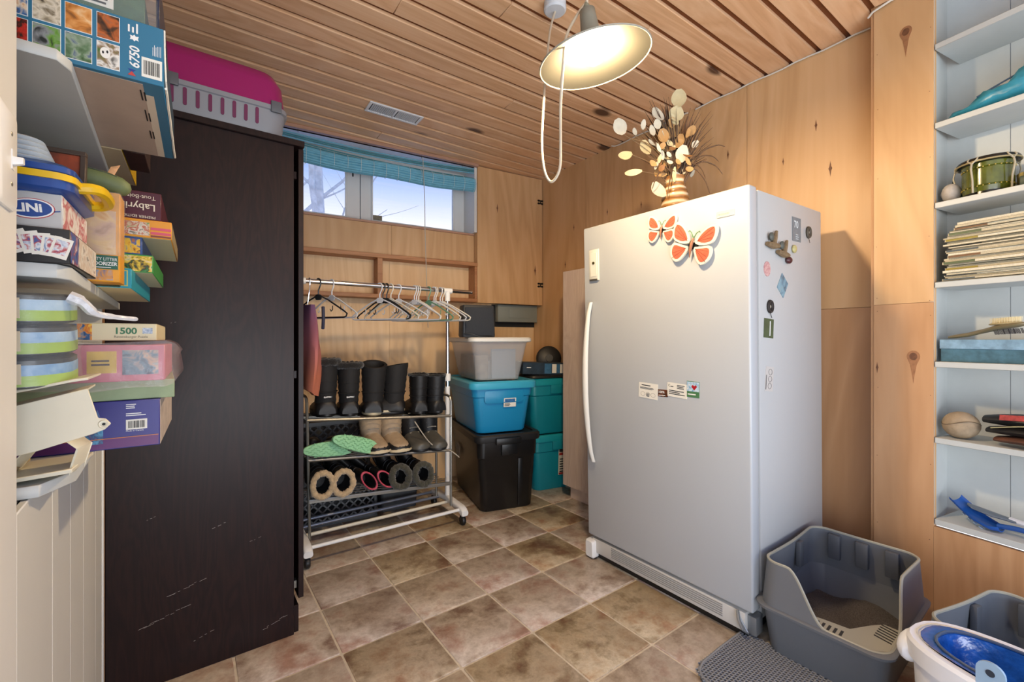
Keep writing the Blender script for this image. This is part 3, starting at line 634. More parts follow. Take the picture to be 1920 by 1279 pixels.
# ---- ceiling vent
vt = thing('ceiling_vent', 'small white louvred vent in the pine ceiling', 'vent', (.975, 2.60, CEIL), (0, 0, R(-1)))
vm_ = mat('vent_white', 'e8ecf0', .4)
for x0, x1, y0, y1 in ((-.165, .165, -.062, -.046), (-.165, .165, .046, .062), (-.165, -.148, -.046, .046), (.148, .165, -.046, .046), (-.006, .006, -.046, .046)): B(x0, x1, y0, y1, -.008, 0).build('frame', vm_, vt, bevel=.002, seg=1)
for i in range(26):
    x = -.140+.0110*i
    if abs(x) < .008: continue
    MB().obox((x, -.046, -.001), (.0018, 0, 0), (0, .092, 0), (.004, 0, -.006)).build('louvre', vm_, vt, smooth=False)
B(-.148, .148, -.046, .046, -.0005, .0).build('duct', mat('duct_dark', '23262c', .8), vt, smooth=False)

# ---- pendant lamp hung on a swag hook
LP = Vector((1.023, .985, 1.988))
cam_f = Vector((math.sin(R(35.5)), math.cos(R(35.5)), 0))
lr = (Matrix.Rotation(R(-9.5), 4, cam_f) @ Matrix.Rotation(R(4), 4, Vector((cam_f.y, -cam_f.x, 0)))).to_euler()
lamp = thing('pendant_lamp', 'white enamel pendant lamp with lit bulb hanging on a swagged cord', 'lamp')
sh_in = mat('lamp_enamel', '7d7b70', .35)
prof_o = [(.020, .150), (.024, .148), (.026, .120), (.030, .085), (.040, .060), (.075, .040), (.125, .018), (.170, -.002), (.176, -.006)]
prof_i = [(.173, -.0065), (.166, -.004), (.122, .013), (.072, .034), (.038, .053), (.024, .075), (.0225, .10)]
MB().lathe(prof_o, 48, cap0=True, cap1=False).build('shade', sh_in, lamp, loc=LP, rot=lr, ang=60)
MB().lathe(prof_i, 48, cap0=False, cap1=True).build('reflector', mat('reflector_darkened', '33322d', .5), lamp, loc=LP, rot=lr, ang=60)  # liner coloured darker to hold down the bulb's glow on it
MB().tube([(.1752*math.cos(2*PI*k/48), .1752*math.sin(2*PI*k/48), -.0055) for k in range(48)], .0028, 6, closed=True).build('rim', mat('rim_grey', '9a998f', .4), lamp, loc=LP, rot=lr)
MB().lathe([(.0001, .083), (.014, .083), (.018, .062), (.031, .034), (.036, .016), (.033, .0), (.020, -.012), (.0001, -.016)], 24).build('bulb', mat('lit_bulb', 'fff0d6', .4, emit=('ffdeac', BULB)), lamp, loc=LP, rot=lr)
Rm = lr.to_matrix(); top = LP+Rm @ Vector((0, 0, .152))
MB().lathe([(.010, .15), (.010, .162), (.005, .170), (.004, .172)], 16).build('cap', mat('cap_green', '7d7c6c', .5), lamp, loc=LP, rot=lr)
hookp = Vector((1.10, 1.06, CEIL)); can = Vector((1.19, 1.365, CEIL))
MB().lathe([(.045, 0), (.046, -.030), (.040, -.036), (.006, -.037)], 32, cap0=True).build('canopy', mat('canopy_white', 'c9d0d8', .4), lamp, loc=can)
def curve(P, n=10):
    out = []; P = [Vector(p) for p in P]; Q = [P[0]]+P+[P[-1]]
    for i in range(1, len(Q)-2):
        for k in range(n):
            t = k/n; a, b, c, d = Q[i-1:i+3]
            out.append(.5*((2*b)+(c-a)*t+(2*a-5*b+4*c-d)*t*t+(3*b-a-3*c+d)*t**3))
    out.append(P[-1]); return out
pa = Vector((can.x, can.y, CEIL-.036))
F_PX = 825.0
def at_px(x, y, zc):
    u = (x-960)/F_PX; v = -(y-635)/F_PX; c_, s_ = math.cos(R(35.5)), math.sin(R(35.5)); return Vector(((u*c_+s_)*zc, (-u*s_+c_)*zc, v*zc+CAM_H))
cordm = mat('lamp_cord', 'c3b6a2', .5)
cp = [pa, at_px(1031, 60, 1.74), at_px(1023, 140, 1.62), at_px(1019, 200, 1.56), at_px(1016, 270, 1.5), at_px(1021, 320, 1.47), at_px(1034, 341, 1.45), at_px(1049, 318, 1.43), at_px(1051, 270, 1.41), at_px(1051, 200, 1.35), at_px(1056, 120, 1.32), at_px(1062, 68, 1.34), at_px(1082, 28, 1.4), at_px(1100, 2, 1.42), top+Vector((.0, .0, .06)), top+Vector((0, 0, .012))]
MB().tube(curve(cp, 8), .0045, 8).build('cord', cordm, lamp)
MB().tube(curve([hookp, hookp+Vector((0, 0, -.03)), hookp+Vector((.02, 0, -.045)), hookp+Vector((.03, 0, -.03))], 6), .003, 6).build('swag_hook', mat('brass_lock', '6a6238', .3, .8), lamp)
MB().tube(curve([hookp+Vector((.01, 0, -.044)), (hookp+top)/2+Vector((.02, .01, -.02)), top+Vector((0, 0, .06))], 8), .0022, 6).build('chain', cordm, lamp)
# ================================================================== GARMENT RACK, SHOE RACK, SHOES
RY = 2.48
gr = thing('garment_rack', 'chrome and white rolling garment rack in front of the back wall', 'clothes rack')
MB().tube([(.40, RY, 1.400), (1.44, RY, 1.400)], .0125, 14).build('hanging_rail', chrome, gr)
MB().lathe([(.0001, 0), (.0135, 0), (.0135, .012), (.0001, .014)], 14).xf(Matrix.Translation((1.436, RY, 1.40)) @ Matrix.Rotation(R(90), 4, 'Y')).build('end_cap', chrome, gr)
for x in (.425, 1.272):
    MB().tube([(x, RY, .10), (x, RY, .80)], .0155, 12).build('lower_post', white_plastic, gr)
    MB().tube([(x, RY, .78), (x, RY, 1.385)], .0115, 12).build('upper_post', chrome, gr)
    MB().lathe([(.019, 0), (.020, .004), (.020, .042), (.017, .046)], 14, (x, RY, .835)).build('lock_collar', white_plastic, gr)
    MB().tube([(x, RY, 1.335), (x, RY, 1.40)], .017, 12).build('tee_joint', white_plastic, gr)
    MB().tube([(x-.028, RY, 1.40), (x+.028, RY, 1.40)], .0175, 12).build('tee_sleeve', white_plastic, gr)
    ft = MB().loft([[(x+a, y, z+b) for a, b in rr(.042, h, .012, 3)] for y, z, h in ((2.255, .075, .030), (2.268, .080, .050), (2.30, .090, .046), (2.44, .102, .036), (2.48, .104, .040), (2.52, .102, .036), (2.66, .090, .046), (2.70, .078, .030))]).build('foot_beam', white_plastic, gr)
    for y in (2.285, 2.675):
        wh = MB().lathe([(.008, -.011), (.024, -.011), (.027, -.006), (.027, .006), (.024, .011), (.008, .011)], 16).xf(Matrix.Translation((x, y, .027)) @ Matrix.Rotation(R(90), 4, 'Y')).build('caster', black, gr)
        B(x-.014, x+.014, y-.010, y+.012, .038, .062).build('caster_fork', black, wh, bevel=.003)
for y, m in ((2.295, white_plastic), (2.45, cream_plastic), (2.565, mat('tube_painted_shade', '8d93a0', .35, .5)), (2.665, mat('tube_painted_shade', '8d93a0', .35, .5))):  # two rear bars: shade painted as grey onto white tubes
    MB().tube([(.43, y, .090), (1.268, y, .090)], .0095, 10).build('base_bar', m, gr)

# shoe rack standing on the base bars
sr = thing('shoe_rack', 'three-tier grey metal shoe rack standing inside the garment rack', 'shoe rack')
ZL = (.286, .483, .683); ZR_ = (.236, .432, .637); YL = (2.385, 2.405, 2.43)
def fp(x, i, t): # not used outside
    return None
SD = .20
def sidef(x0, ybot, ytop, zt, zb):
    pts = [(x0, ybot, zb), (x0, (ybot+ytop)/2, (zt+zb)/2), (x0, ytop, zt-.03), (x0, ytop+.012, zt-.008), (x0, ytop+.04, zt), (x0, ytop+SD-.04, zt), (x0, ytop+SD-.012, zt-.008), (x0, ytop+SD, zt-.03), (x0, ybot+SD, zb)]
    return MB().tube(pts, .0075, 8).build('side_frame', steel, sr)
sidef(.452, 2.37, 2.44, .80, .100); sidef(1.234, 2.36, 2.36, .755, .100)
for i in range(3):
    for dy in (0, SD): MB().tube([(.452, YL[i]+dy, ZL[i]), (1.234, 2.36+dy, ZR_[i])], .0085, 8).build('shelf_bar', steel, sr)
    for k in range(1, 5):
        dy = SD*k/5; MB().tube([(.455, YL[i]+dy, ZL[i]-.006), (1.232, 2.36+dy, ZR_[i]-.006)], .0028, 6).build('shelf_wire', steel, sr)
    MB().obox((.452, YL[i]-.008, ZL[i]-.012), (.782, 2.36-YL[i], ZR_[i]-ZL[i]), (0, .003, 0), (0, 0, .016)).build('shelf_lip', steel, sr) if i == 0 else None
def rackpt(i, x, dy): # height and depth of shelf i at x
    t = (x-.452)/.782; return YL[i]+(2.36-YL[i])*t+dy, ZL[i]+(ZR_[i]-ZL[i])*t+.0085

blk = mat('boot_black', '131315', .5, noise=(40, .25), bump=(60, .3)); nyl = mat('boot_nylon', '121214', .75, bump=(25, .6)); rub = mat('boot_rubber', '151517', .5); furb = mat('fur_black', '0f0f10', .95, bump=(160, 1.0), sheen=.3)
furt = mat('fur_tan', 'b79f7c', .95, noise=(60, .2), bump=(170, 1.0), sheen=.4); furg = mat('fur_olive', '3b3a30', .95, noise=(70, .35), bump=(150, 1.0), sheen=.3)
tan = mat('boot_tan', 'a59076', .7, noise=(30, .12), bump=(50, .3)); cream_s = mat('sole_cream', 'c2b597', .6); grey_l = mat('boot_grey_leather', '4c4a44', .45, noise=(16, .2)); pinkt = mat('pink_trim', 'b8485c', .6)
def ell(cx, cy, z, rx, ry, n=18, ax='z'):
    return [(cx+rx*math.cos(2*PI*k/n), cy+ry*math.sin(2*PI*k/n), z) for k in range(n)]
BOOTG = 'winter boots on the shoe rack'
def boot(label, loc, rot, h=.28, L=.27, wd_=.095, shaft=nyl, foot=rub, sole=rub, cuff=None, cuffr=.016, flare=1.0, logo=None, laces=False, open_=True, band=None, lean=0.0, tongue=False, group=BOOTG, foot_h=.085, trim=None, slant=0.0, cap=None):
    """toe points to local +y, origin on the ground under the heel centre"""
    wd_ *= 1.14; o = thing('boot', label, 'boot', loc, rot, group); hw = wd_/2
    # sole: footprint outline extruded
    fpnt = []
    n = 28
    for k in range(n):
        a = 2*PI*k/n; y = .5+.5*math.sin(a); wloc = hw*(.82+.20*math.sin(PI*min(1, max(0, (y-.15)))))
        fpnt.append((wloc*math.cos(a)*(1.0 if abs(math.cos(a)) > .5 else 1.0)*(1.25 if abs(math.cos(a)) < .8 else 1.08), -.045+L*y))
    fpnt = [(max(-hw*1.06, min(hw*1.06, a)), b) for a, b in fpnt]
    MB().loft([[(a*k1, -.045+(b+.045-L/2)*k1+L/2, z) for a, b in fpnt] for k1, z in ((.95, 0), (1.0, .006), (1.0, .022), (.97, .028))]).build('sole', sole, o)
    if band: MB().loft([[(a*k1, -.045+(b+.045-L/2)*k1+L/2, z) for a, b in fpnt] for k1, z in ((1.012, .018), (1.012, .030))]).build('sole_band', band, o)
    # foot shell: loft of ellipses along the length
    rings = []
    for t, hz, ww in ((0, .050, .70), (.04, .070, .86), (.15, foot_h+.01, .93), (.32, foot_h+.015, .93), (.48, foot_h-.005, .95), (.64, foot_h-.025, 1.0), (.80, foot_h-.037, .98), (.92, foot_h-.047, .84), (.985, .030, .5), (1.0, .026, .2)):
        y = -.045+L*t; rings.append([(hw*ww*math.cos(a), y, .024+max(0, math.sin(a))*(hz-.004)-(0 if math.sin(a) > 0 else .006)) for a in [2*PI*k/18 for k in range(18)]])
    MB().loft(rings).build('foot_shell', foot, o)
    # shaft
    rings = []; m = 13
    for i in range(m):
        t = i/(m-1); z = .065+(h-.065)*t; rx = hw*(.86+.20*t*flare); ry = .056+.010*t*flare; cyy = .018-.010*t+lean*t; pu = 1+(.045 if i % 2 else -.015)*(1-.5*t)
        rings.append([(px, py, pz+slant*(py-cyy)*t**3) for px, py, pz in ell(0, cyy, z, rx*pu, ry*pu)])
    if open_:
        rings.append([(px, py, pz+slant*(py-.008-lean)) for px, py, pz in ell(0, .008+lean, h-.002, hw*.90, .052)]); rings.append(ell(0, .010+lean*.6, h-.12, hw*.78, .046))
    MB().loft(rings, cap0=False).build('shaft', shaft, o)
    if cuff:
        rf = random.Random(hash(label) % 1000 if False else len(label)); kk = 44
        MB().tube([((hw*(.93+.12*flare)+rf.uniform(-.0025, .0025))*math.cos(2*PI*k/kk), .008+lean+(.060+rf.uniform(-.0025, .0025))*math.sin(2*PI*k/kk), h-.004+rf.uniform(-.002, .002)) for k in range(kk)], [cuffr*rf.uniform(.85, 1.15) for k in range(kk)], 10, closed=True).build('cuff', cuff, o, ang=80)
    if cap:
        rings = []
        for t, hz, ww in ((.60, .052, 1.03), (.70, .050, 1.06), (.80, .044, 1.04), (.92, .034, .90), (.99, .024, .56), (1.01, .016, .25)):
            rings.append([(hw*ww*math.cos(a), -.045+L*t, .022+max(0, math.sin(a))*hz-(0 if math.sin(a) > 0 else .004)) for a in [2*PI*k/18 for k in range(18)]])
        MB().loft(rings).build('toe_cap', cap, o)
        rings = []
        for t, hz, ww in ((.55, .030, 1.06), (.70, .028, 1.10), (.80, .026, 1.09), (.92, .022, .96), (.995, .018, .62), (1.02, .012, .28)):
            rings.append([(hw*ww*math.cos(a), -.045+L*t, .016+max(0, math.sin(a))*hz-(0 if math.sin(a) > 0 else .004)) for a in [2*PI*k/18 for k in range(18)]])
        MB().loft(rings).build('toe_bumper', cream_s, o)
    if trim: MB().tube([(hw*(.92+.12*flare)*math.cos(2*PI*k/20), .008+lean+.060*math.sin(2*PI*k/20), h-.002) for k in range(20)], .0065, 8, closed=True).build('trim', trim, o)
    if logo:
        lt = B(-.022, .022, -.0555, -.05, .104, .114).build('heel_tag', mat('heel_tag_dark', '202022', .4), o, bevel=.001, seg=1); text(logo, .011, ink_white, lt, (-.019, -.0556, .1045), (1, 0, 0), (0, 0, 1), bold=.0002)
    for i in range(2): MB().tube([(hw*1.0*math.cos(2*PI*k/18)*.98, .014+lean*.5+.062*math.sin(2*PI*k/18), h*(.45+.2*i)) for k in range(18)], .0030, 6, closed=True).build('seam', shaft, o) if not laces else None
    if laces:
        for i in range(5): MB().tube([(-hw*.5, .075-.006*i+lean*.3, .09+.028*i), (0, .080-.006*i+lean*.3, .094+.028*i), (hw*.5, .075-.006*i+lean*.3, .09+.028*i)], .0026, 6).build('lace', mat('lace_grey', '9a9284', .7), o)
    if tongue: MB().loft([[(a, .062+lean+d, h-.05+b) for a, b in rr(.07, .11, .02, 3)] for d in (0, .008)]).build('tongue', shaft, o)
    return o
def onshelf(i, x, dy): y, z = rackpt(i, x, dy); return (x, y, z)
# top tier
boot('black nylon snow boot with fuzzy cuff, leftmost on the top tier', onshelf(2, .555, .065), (0, 0, R(-3)), .295, .27, .105, cuff=furb, cuffr=.020, logo='BAFFIN')
boot('black nylon snow boot with fuzzy cuff, second from left on top tier', onshelf(2, .672, .065), (0, 0, R(-8)), .28, .27, .100, cuff=furb, cuffr=.019, logo='BAFFIN')
boot('black quilted boot with pale sole, third from left on top tier', onshelf(2, .80, .075), (0, R(2), R(-14)), .285, .27, .110, flare=1.3, sole=cream_s, tongue=True, lean=.012, slant=.3)
boot('black quilted boot turned sideways with pale sole on top tier', onshelf(2, .945, .10), (0, 0, R(62)), .285, .27, .115, flare=1.35, band=cream_s, tongue=True, lean=-.005, slant=-.16)
boot('black ankle boot, second from right on the top tier', onshelf(2, 1.068, .075), (0, 0, R(-6)), .235, .26, .092, shaft=blk, foot=blk, flare=.9, cuff=furb, cuffr=.007)
boot('black ankle boot, rightmost on the top tier by the post', onshelf(2, 1.178, .08), (0, 0, R(8)), .235, .26, .100, shaft=blk, foot=blk, flare=1.0, cuff=furb, cuffr=.007)
# middle tier: toes towards the camera
for x, lab in ((.808, 'tan winter boot with dark toe cap, left of its pair on middle tier'), (.925, 'tan winter boot with dark toe cap, right of its pair on middle tier')):
    boot(lab, onshelf(1, x, .165), (0, 0, R(180)), .195, .25, .112, shaft=tan, foot=tan, sole=rub, band=cream_s, laces=True, open_=False, cap=rub)
for x, lab in ((1.045, 'grey-toed black laced boot, left of its pair on middle tier'), (1.155, 'grey-toed black laced boot, rightmost on the middle tier')):
    boot(lab, onshelf(1, x, .165), (0, 0, R(180)), .19, .25, .104, shaft=blk, foot=grey_l, sole=rub, laces=True, open_=False)
# green clogs lying with their soles towards the camera
grn = mat('mint_foam', '8cc596', .6, noise=(25, .08)); gdk = mat('clog_upper', '3c3f34', .6)
def clog(label, loc, rot):
    o = thing('clog', label, 'shoe', loc, rot, 'green-soled clogs'); pts = []
    for k in range(28):
        a = 2*PI*k/28; x = .5*math.copysign(abs(math.cos(a))**.75, math.cos(a)); y = math.copysign(abs(math.sin(a))**.75, math.sin(a))*(.038+.008*math.cos(a)); pts.append((.25*x, y))
    MB().prism(pts, -.012, .012, lambda a, b, d: (a, d, b)).build('sole', grn, o, bevel=.004)
    tr = MB()
    for i in range(9):
        for j in range(-3, 4):
            x = -.105+.026*i+(.013 if j % 2 else 0); z = .011*j
            if (x/.118)**2+(z/.042)**2 < 1: tr.obox((x-.008, -.0145, z-.002), (.015, 0, .004 if (i+j) % 2 else -.004), (0, .004, 0), (0, 0, .0035))
    tr.build('tread', mat('mint_tread', '6da878', .6), o, smooth=False)['kind'] = 'stuff'
    rings = [[(xx, .010+.065*math.sin(a)*h_, .046*w_*math.cos(a)) for a in [PI*k/10 for k in range(11)]] for xx, w_, h_ in ((-.02, .9, .9), (.04, 1.0, .85), (.09, .8, .6), (.118, .4, .3))]
    MB().loft(rings).build('upper', gdk, o); return o
clog('green-soled clog lying flat at the left end of middle tier', (.550, 2.40, .530), (R(-8), R(3), R(0)))
clog('green-soled clog tilted over the other, beside the tan boots', (.675, 2.375, .545), (R(-14), R(20), R(4)))
# bottom tier: boots lying on their sides with the openings to the camera
def lying(label, x, dz, m, cuff, rx, **kw):
    y, z = rackpt(0, x, 0); o = boot(label, (x, y+.245, z+dz), (R(90), 0, 0), .27, .25, .080, shaft=m, foot=m, sole=rub, cuff=cuff, cuffr=rx, **kw); return o
lying('tan fur-lined boot lying on the bottom tier, leftmost', .512, .062, blk, furt, .0155)
lying('tan fur-lined boot lying on the bottom tier, second from left', .612, .062, blk, furt, .0155)
o = lying('black boot with pink trim lying on bottom tier, left of its pair', .712, .056, blk, None, .01, trim=pinkt); o.rotation_euler = (R(90), R(-38), R(8)); o.scale = (.62, 1.0, 1)
o = lying('black boot with pink trim lying on bottom tier, right of its pair', .800, .056, blk, None, .01, trim=pinkt); o.rotation_euler = (R(90), R(-42), R(8)); o.scale = (.62, 1.0, 1)
o = lying('olive fur-lined boot lying on the bottom tier beside pink ones', .918, .060, blk, furg, .018); o.rotation_euler = (R(90), R(-20), 0)
o = lying('olive fur-lined boot lying at the right end of bottom tier', 1.052, .060, blk, furg, .018); o.rotation_euler = (R(90), R(-20), 0)
tag(MB().tube(curve([(1.00, 2.352, .63), (1.05, 2.345, .55), (1.10, 2.35, .49), (1.16, 2.345, .445), (1.21, 2.34, .44), (1.25, 2.33, .41), (1.27, 2.325, .39)], 6), .0035, 6).build('shoe_lace', mat('lace_speckled', 'a49c8e', .8, noise=(200, .4))), 'speckled grey shoelace trailing over the right end of the shoe rack', 'shoelace')

# ---- clothes hangers on the rail
def hanger(label, x, m, yaw, tilt=0, w_=.40, clips=False):
    o = thing('clothes_hanger', label, 'hanger', (x, RY, 1.400), (R(tilt), 0, R(yaw)), 'plastic hangers on the rail')
    hk = [(0, .016*math.cos(a), .016*math.sin(a)+.0) for a in [R(d) for d in range(-40, 200, 20)]]
    pts = hk[::-1]; pts = [(0, y, z) for _, y, z in pts][::-1]
    pts = [(0, .0165*math.cos(R(d)), .0165*math.sin(R(d))) for d in range(-30, 181, 18)]+[(0, -.016, -.016), (0, -.008, -.032), (0, 0, -.046), (0, 0, -.07)]
    MB().tube(pts, .0035, 7).build('hook', m, o)
    s = w_/2; tri = [(0, 0, -.070), (0, s*.35, -.098), (0, s*.9, -.158), (0, s, -.172), (0, s*.97, -.186), (0, s*.9, -.190), (0, 0, -.190), (0, -s*.9, -.190), (0, -s*.97, -.186), (0, -s, -.172), (0, -s*.9, -.158), (0, -s*.35, -.098)]
    MB().tube(tri, .0042, 7, closed=True).build('frame', m, o)
    MB().loft([[(d, a, -.082+b) for a, b in rr(.042, .030, .012, 3)] for d in (-.003, .003)]).build('neck_web', m, o)
    if clips:
        for q in (-.10, .10): MB().tube([(0, q, -.13), (0, q, -.15), (0, q+.010, -.158), (0, q+.016, -.148)], .0026, 6).build('strap_hook', m, o)
    return o
hb_, hw_, hg_, hn_ = mat('hanger_black', '1d2024', .35), mat('hanger_white', 'c9ccd4', .3), mat('hanger_green', '5f8f78', .35), mat('hanger_ivory', 'd5d2c8', .3)
for x, m, yw, lab in ((.516, hb_, 30, 'black plastic hanger, leftmost on the rail'), (.583, hw_, 24, 'white plastic hanger beside the leftmost black one'), (.843, hw_, 32, 'white hanger at the front of the middle cluster'), (.861, hb_, 27, 'thin black hanger just behind the front white one'), (.883, hb_, 20, 'black hanger with dark neck in the middle cluster'), (.908, hn_, 29, 'ivory hanger right of the black ones in the middle'), (.955, hw_, 33, 'white hanger standing alone right of the middle cluster'), (1.052, hw_, 24, 'white hanger, left of three close together'), (1.066, hw_, 19, 'white hanger, middle of three close together'), (1.080, hn_, 15, 'ivory hanger, right of three close together'), (1.145, hg_, 20, 'pale green hanger left of the right cluster'), (1.180, hw_, 26, 'white hanger beside the pale green one'), (1.193, hn_, 20, 'ivory hanger in the right cluster'), (1.222, hw_, 24, 'white hanger second from the rack post'), (1.238, hn_, 30, 'ivory hanger nearest the rack post')):
    hanger(lab, x, m, yw, clips=True)
# ---- garment hanging at the wardrobe end of the rail
gm = None
def grad_mat():
    m, nt, b = base_mat('ombre_cloth'); L = nt.links.new; b.inputs['Roughness'].default_value = .85
    tc = N(nt, 'ShaderNodeTexCoord'); s = N(nt, 'ShaderNodeSeparateXYZ'); r = N(nt, 'ShaderNodeValToRGB'); L(tc.outputs['Object'], s.inputs[0]); L(s.outputs['Z'], r.inputs[0])
    mr = N(nt, 'ShaderNodeMapRange'); L(s.outputs['Z'], mr.inputs[0]); mr.inputs['From Min'].default_value = -.5; mr.inputs['From Max'].default_value = 0; L(mr.outputs[0], r.inputs[0])
    e = r.color_ramp.elements; e[0].position = .1; e[0].color = lin('bd7058'); e[1].position = .8; e[1].color = lin('5d3f66'); k = e.new(.45); k.color = lin('a0606a'); L(r.outputs[0], b.inputs['Base Color']); return m
gmt = thing('garment', 'purple to orange ombre top hanging at the wardrobe end of the rail', 'garment', (.462, RY, 1.36))
rings = []
for i in range(14):
    t = i/13; z = -.09-.44*t; wy = .13+.05*math.sin(PI*t)-.06*max(0, t-.7); wx = .022+.030*math.sin(PI*t*.8)
    rings.append([(wx*math.cos(a)*(1+.25*math.sin(4*a+3*t)), wy*math.sin(a)*(1+.06*math.sin(5*a+4*t)), z-.03*math.cos(a)*t) for a in [2*PI*k/28 for k in range(28)]])
MB().loft(rings).build('cloth', grad_mat(), gmt)
MB().tube([(.01, .0165*math.cos(R(d)), .04+.0165*math.sin(R(d))) for d in range(-30, 181, 18)]+[(.01, -.01, .01), (.01, 0, -.01), (.0, 0, -.09)], .003, 6).build('hanger_hook', chrome, gmt)
MB().tube(curve([(.05, -.125, -.10), (.048, -.14, -.16), (.05, -.12, -.21)], 5), .008, 6).build('arm_hem', mat('navy_hem', '2c3048', .8), gmt)

# ---- grey lattice crates behind the shoe rack
def crate(label, x0, x1, y0, y1, z0, z1):
    o = thing('plastic_crate', label, 'crate', ((x0+x1)/2, (y0+y1)/2, z0), (0, 0, R(-4)), 'grey lattice crates behind the shoes'); w_, d_, h_ = x1-x0, y1-y0, z1-z0
    cm = mat('crate_grey', '5b5d60', .45)
    for (a, b) in ((-w_/2, -w_/2+.018), (w_/2-.018, w_/2)):
        B(a, b, -d_/2, -d_/2+.02, 0, h_).build('corner_post', cm, o, bevel=.002, seg=1)
    B(-w_/2, w_/2, -d_/2, -d_/2+.014, h_-.025, h_).build('rim', cm, o, bevel=.002, seg=1); B(-w_/2, w_/2, -d_/2, -d_/2+.014, 0, .022).build('base_rail', cm, o, bevel=.002, seg=1)
    mb = MB(); st_ = .05; n = int(w_/st_)+int(h_/st_)+2
    def bar(xa, za, xb, zb):
        dx, dz = xb-xa, zb-za; l = math.hypot(dx, dz)
        if l < .01: return
        nx, nz = -dz/l*.0045, dx/l*.0045; mb.obox((xa-nx, -d_/2+.003, za-nz), (dx, 0, dz), (0, .008, 0), (2*nx, 0, 2*nz))
    for k in range(-n, n):
        for sg in (1, -1):
            # line z = sg*(x-x00), clipped to the panel
            x00 = k*st_; lo = []
            for xx in (-w_/2+.01, w_/2-.01):
                lo.append((xx, sg*(xx-x00)))
            (xa, za), (xb, zb) = lo
            def clip(xa, za, xb, zb):
                t0, t1 = 0, 1; dz = zb-za
                if abs(dz) < 1e-9: return None
                for lim, s in ((.015, 1), (h_-.018, -1)):
                    t = (lim-za)/dz
                    if (dz > 0) == (s > 0): t0 = max(t0, t)
                    else: t1 = min(t1, t)
                if t1 <= t0: return None
                return (xa+(xb-xa)*t0, za+dz*t0, xa+(xb-xa)*t1, za+dz*t1)
            c = clip(xa, za, xb, zb)
            if c: bar(*c)
    mb.build('lattice', cm, o, smooth=False)['kind'] = 'stuff'
    B(-w_/2+.002, -w_/2+.010, -d_/2, d_/2, 0, h_).build('end_wall', cm, o, smooth=False); B(w_/2-.010, w_/2-.002, -d_/2, d_/2, 0, h_).build('end_wall', cm, o, smooth=False); B(-w_/2, w_/2, d_/2-.008, d_/2, 0, h_).build('far_wall', cm, o, smooth=False); B(-w_/2, w_/2, -d_/2, d_/2, 0, .008).build('bottom', cm, o, smooth=False)
crate('grey lattice crate on the floor behind the rack, lower of two', .34, .92, 2.74, 3.04, .0, .300); crate('grey lattice crate stacked on another behind the boots, upper of two', .34, .88, 2.75, 3.04, .3005, .610)
db = thing('storage_bin', 'dark grey plastic bin on the floor right of the lattice crates', 'bin', (1.07, 2.86, 0), (0, 0, R(-4)))
MB().loft([[(a, b, z) for a, b in rr(w_, d_, .02, 3)] for w_, d_, z in ((.23, .24, 0), (.25, .26, .20), (.265, .275, .205), (.265, .275, .225))]).build('body', mat('bin_dark', '3d4044', .5), db)
B(-.04, .04, -.148, -.138, .12, .15).build('handle', mat('bin_dark2', '2e3134', .5), db, bevel=.004)

# ================================================================== TOTES
def tote(name, label, c, rz, z0, h, w0, d0, w1, d1, m, lidm, lid_h=.035, ribs=1, handle=True, rimw=.03, group='plastic storage totes'):
    o = thing(name, label, 'storage tote', (c[0], c[1], z0), (0, 0, rz), group)
    MB().loft([[(a, b, z) for a, b in rr(w_, d_, .045, 5)] for w_, d_, z in ((w0*.96, d0*.97, 0), (w0, d0, .012), (w0+(w1-w0)*.62, d0+(d1-d0)*.62, h*.68), (w0+(w1-w0)*.62+.014, d0+(d1-d0)*.62+.014, h*.70), (w1, d1, h-.03))]).build('body', m, o)
    MB().loft([[(a, b, z) for a, b in rr(w_, d_, .05, 5)] for w_, d_, z in ((w1+rimw, d1+rimw, h-.05), (w1+rimw+.006, d1+rimw+.006, h-.04), (w1+rimw+.006, d1+rimw+.006, h-.012), (w1+rimw-.01, d1+rimw-.01, h-.002), (w1-.03, d1-.03, h-.002), (w1-.04, d1-.04, h-.010))]).build('lid', lidm, o)
    if handle:
        y = -(d0+(d1-d0)*.8)/2
        for sgn in (1, -1):
            B(-.055, .055, sgn*y-.020 if sgn > 0 else -y-.004, sgn*y+.004 if sgn > 0 else -y+.020, h*.72, h-.048).build('handle', m, o, bevel=.006)
    for i in range(ribs):
        for sx in ((1,) if ribs == 1 else (-1, 1)):
            y0, y1 = -(d0)/2-.006, -(d1)/2-.004
            MB().obox((sx*w0*.23-.016, y0, .02), (.032, 0, 0), (0, (y1-y0)*.62, h*.62), (0, .03, 0)).build('rib', m, o, bevel=.004)
    return o
tblack = mat('tote_black', '101113', .38, noise=(26, .15)); tblue = mat('tote_blue', '1a86b8', .38); tbl2 = mat('tote_blue_lid', '38a4c6', .38); tteal = mat('tote_teal', '128494', .4); ttl2 = mat('tote_teal_lid', '1a97a4', .4)
RZ = R(-13.4)
ux, uy = Vector((math.cos(RZ), math.sin(RZ))), Vector((-math.sin(RZ), math.cos(RZ)))
near = Vector((1.448, 2.345))
cblack = near+ux*.178+uy*.33
bt = tote('storage_tote', 'large black storage tote on the floor at the bottom of the stack', cblack, RZ, 0, .495, .355, .62, .415, .66, tblack, mat('tote_black_lid', '191b1e', .45, noise=(20, .2)), group='plastic storage totes')
for z in (.462,): B(-.10, .07, -.372, -.352, z-.03, z+.012).build('latch', tblack, bt, bevel=.004)
plate('sticker', mat('worn_label', '6a6c70', .6, noise=(60, .4)), bt, (-.205, .18, .26), (0, -1, 0), (-.09, 0, 1), .075, .085)
cblue = cblack+ux*(-.035)+uy*(-.02)
b2 = tote('storage_tote', 'bright blue storage tote on top of the black one', cblue, R(-12), .496, .335, .34, .53, .43, .60, tblue, tbl2, ribs=0, handle=False)
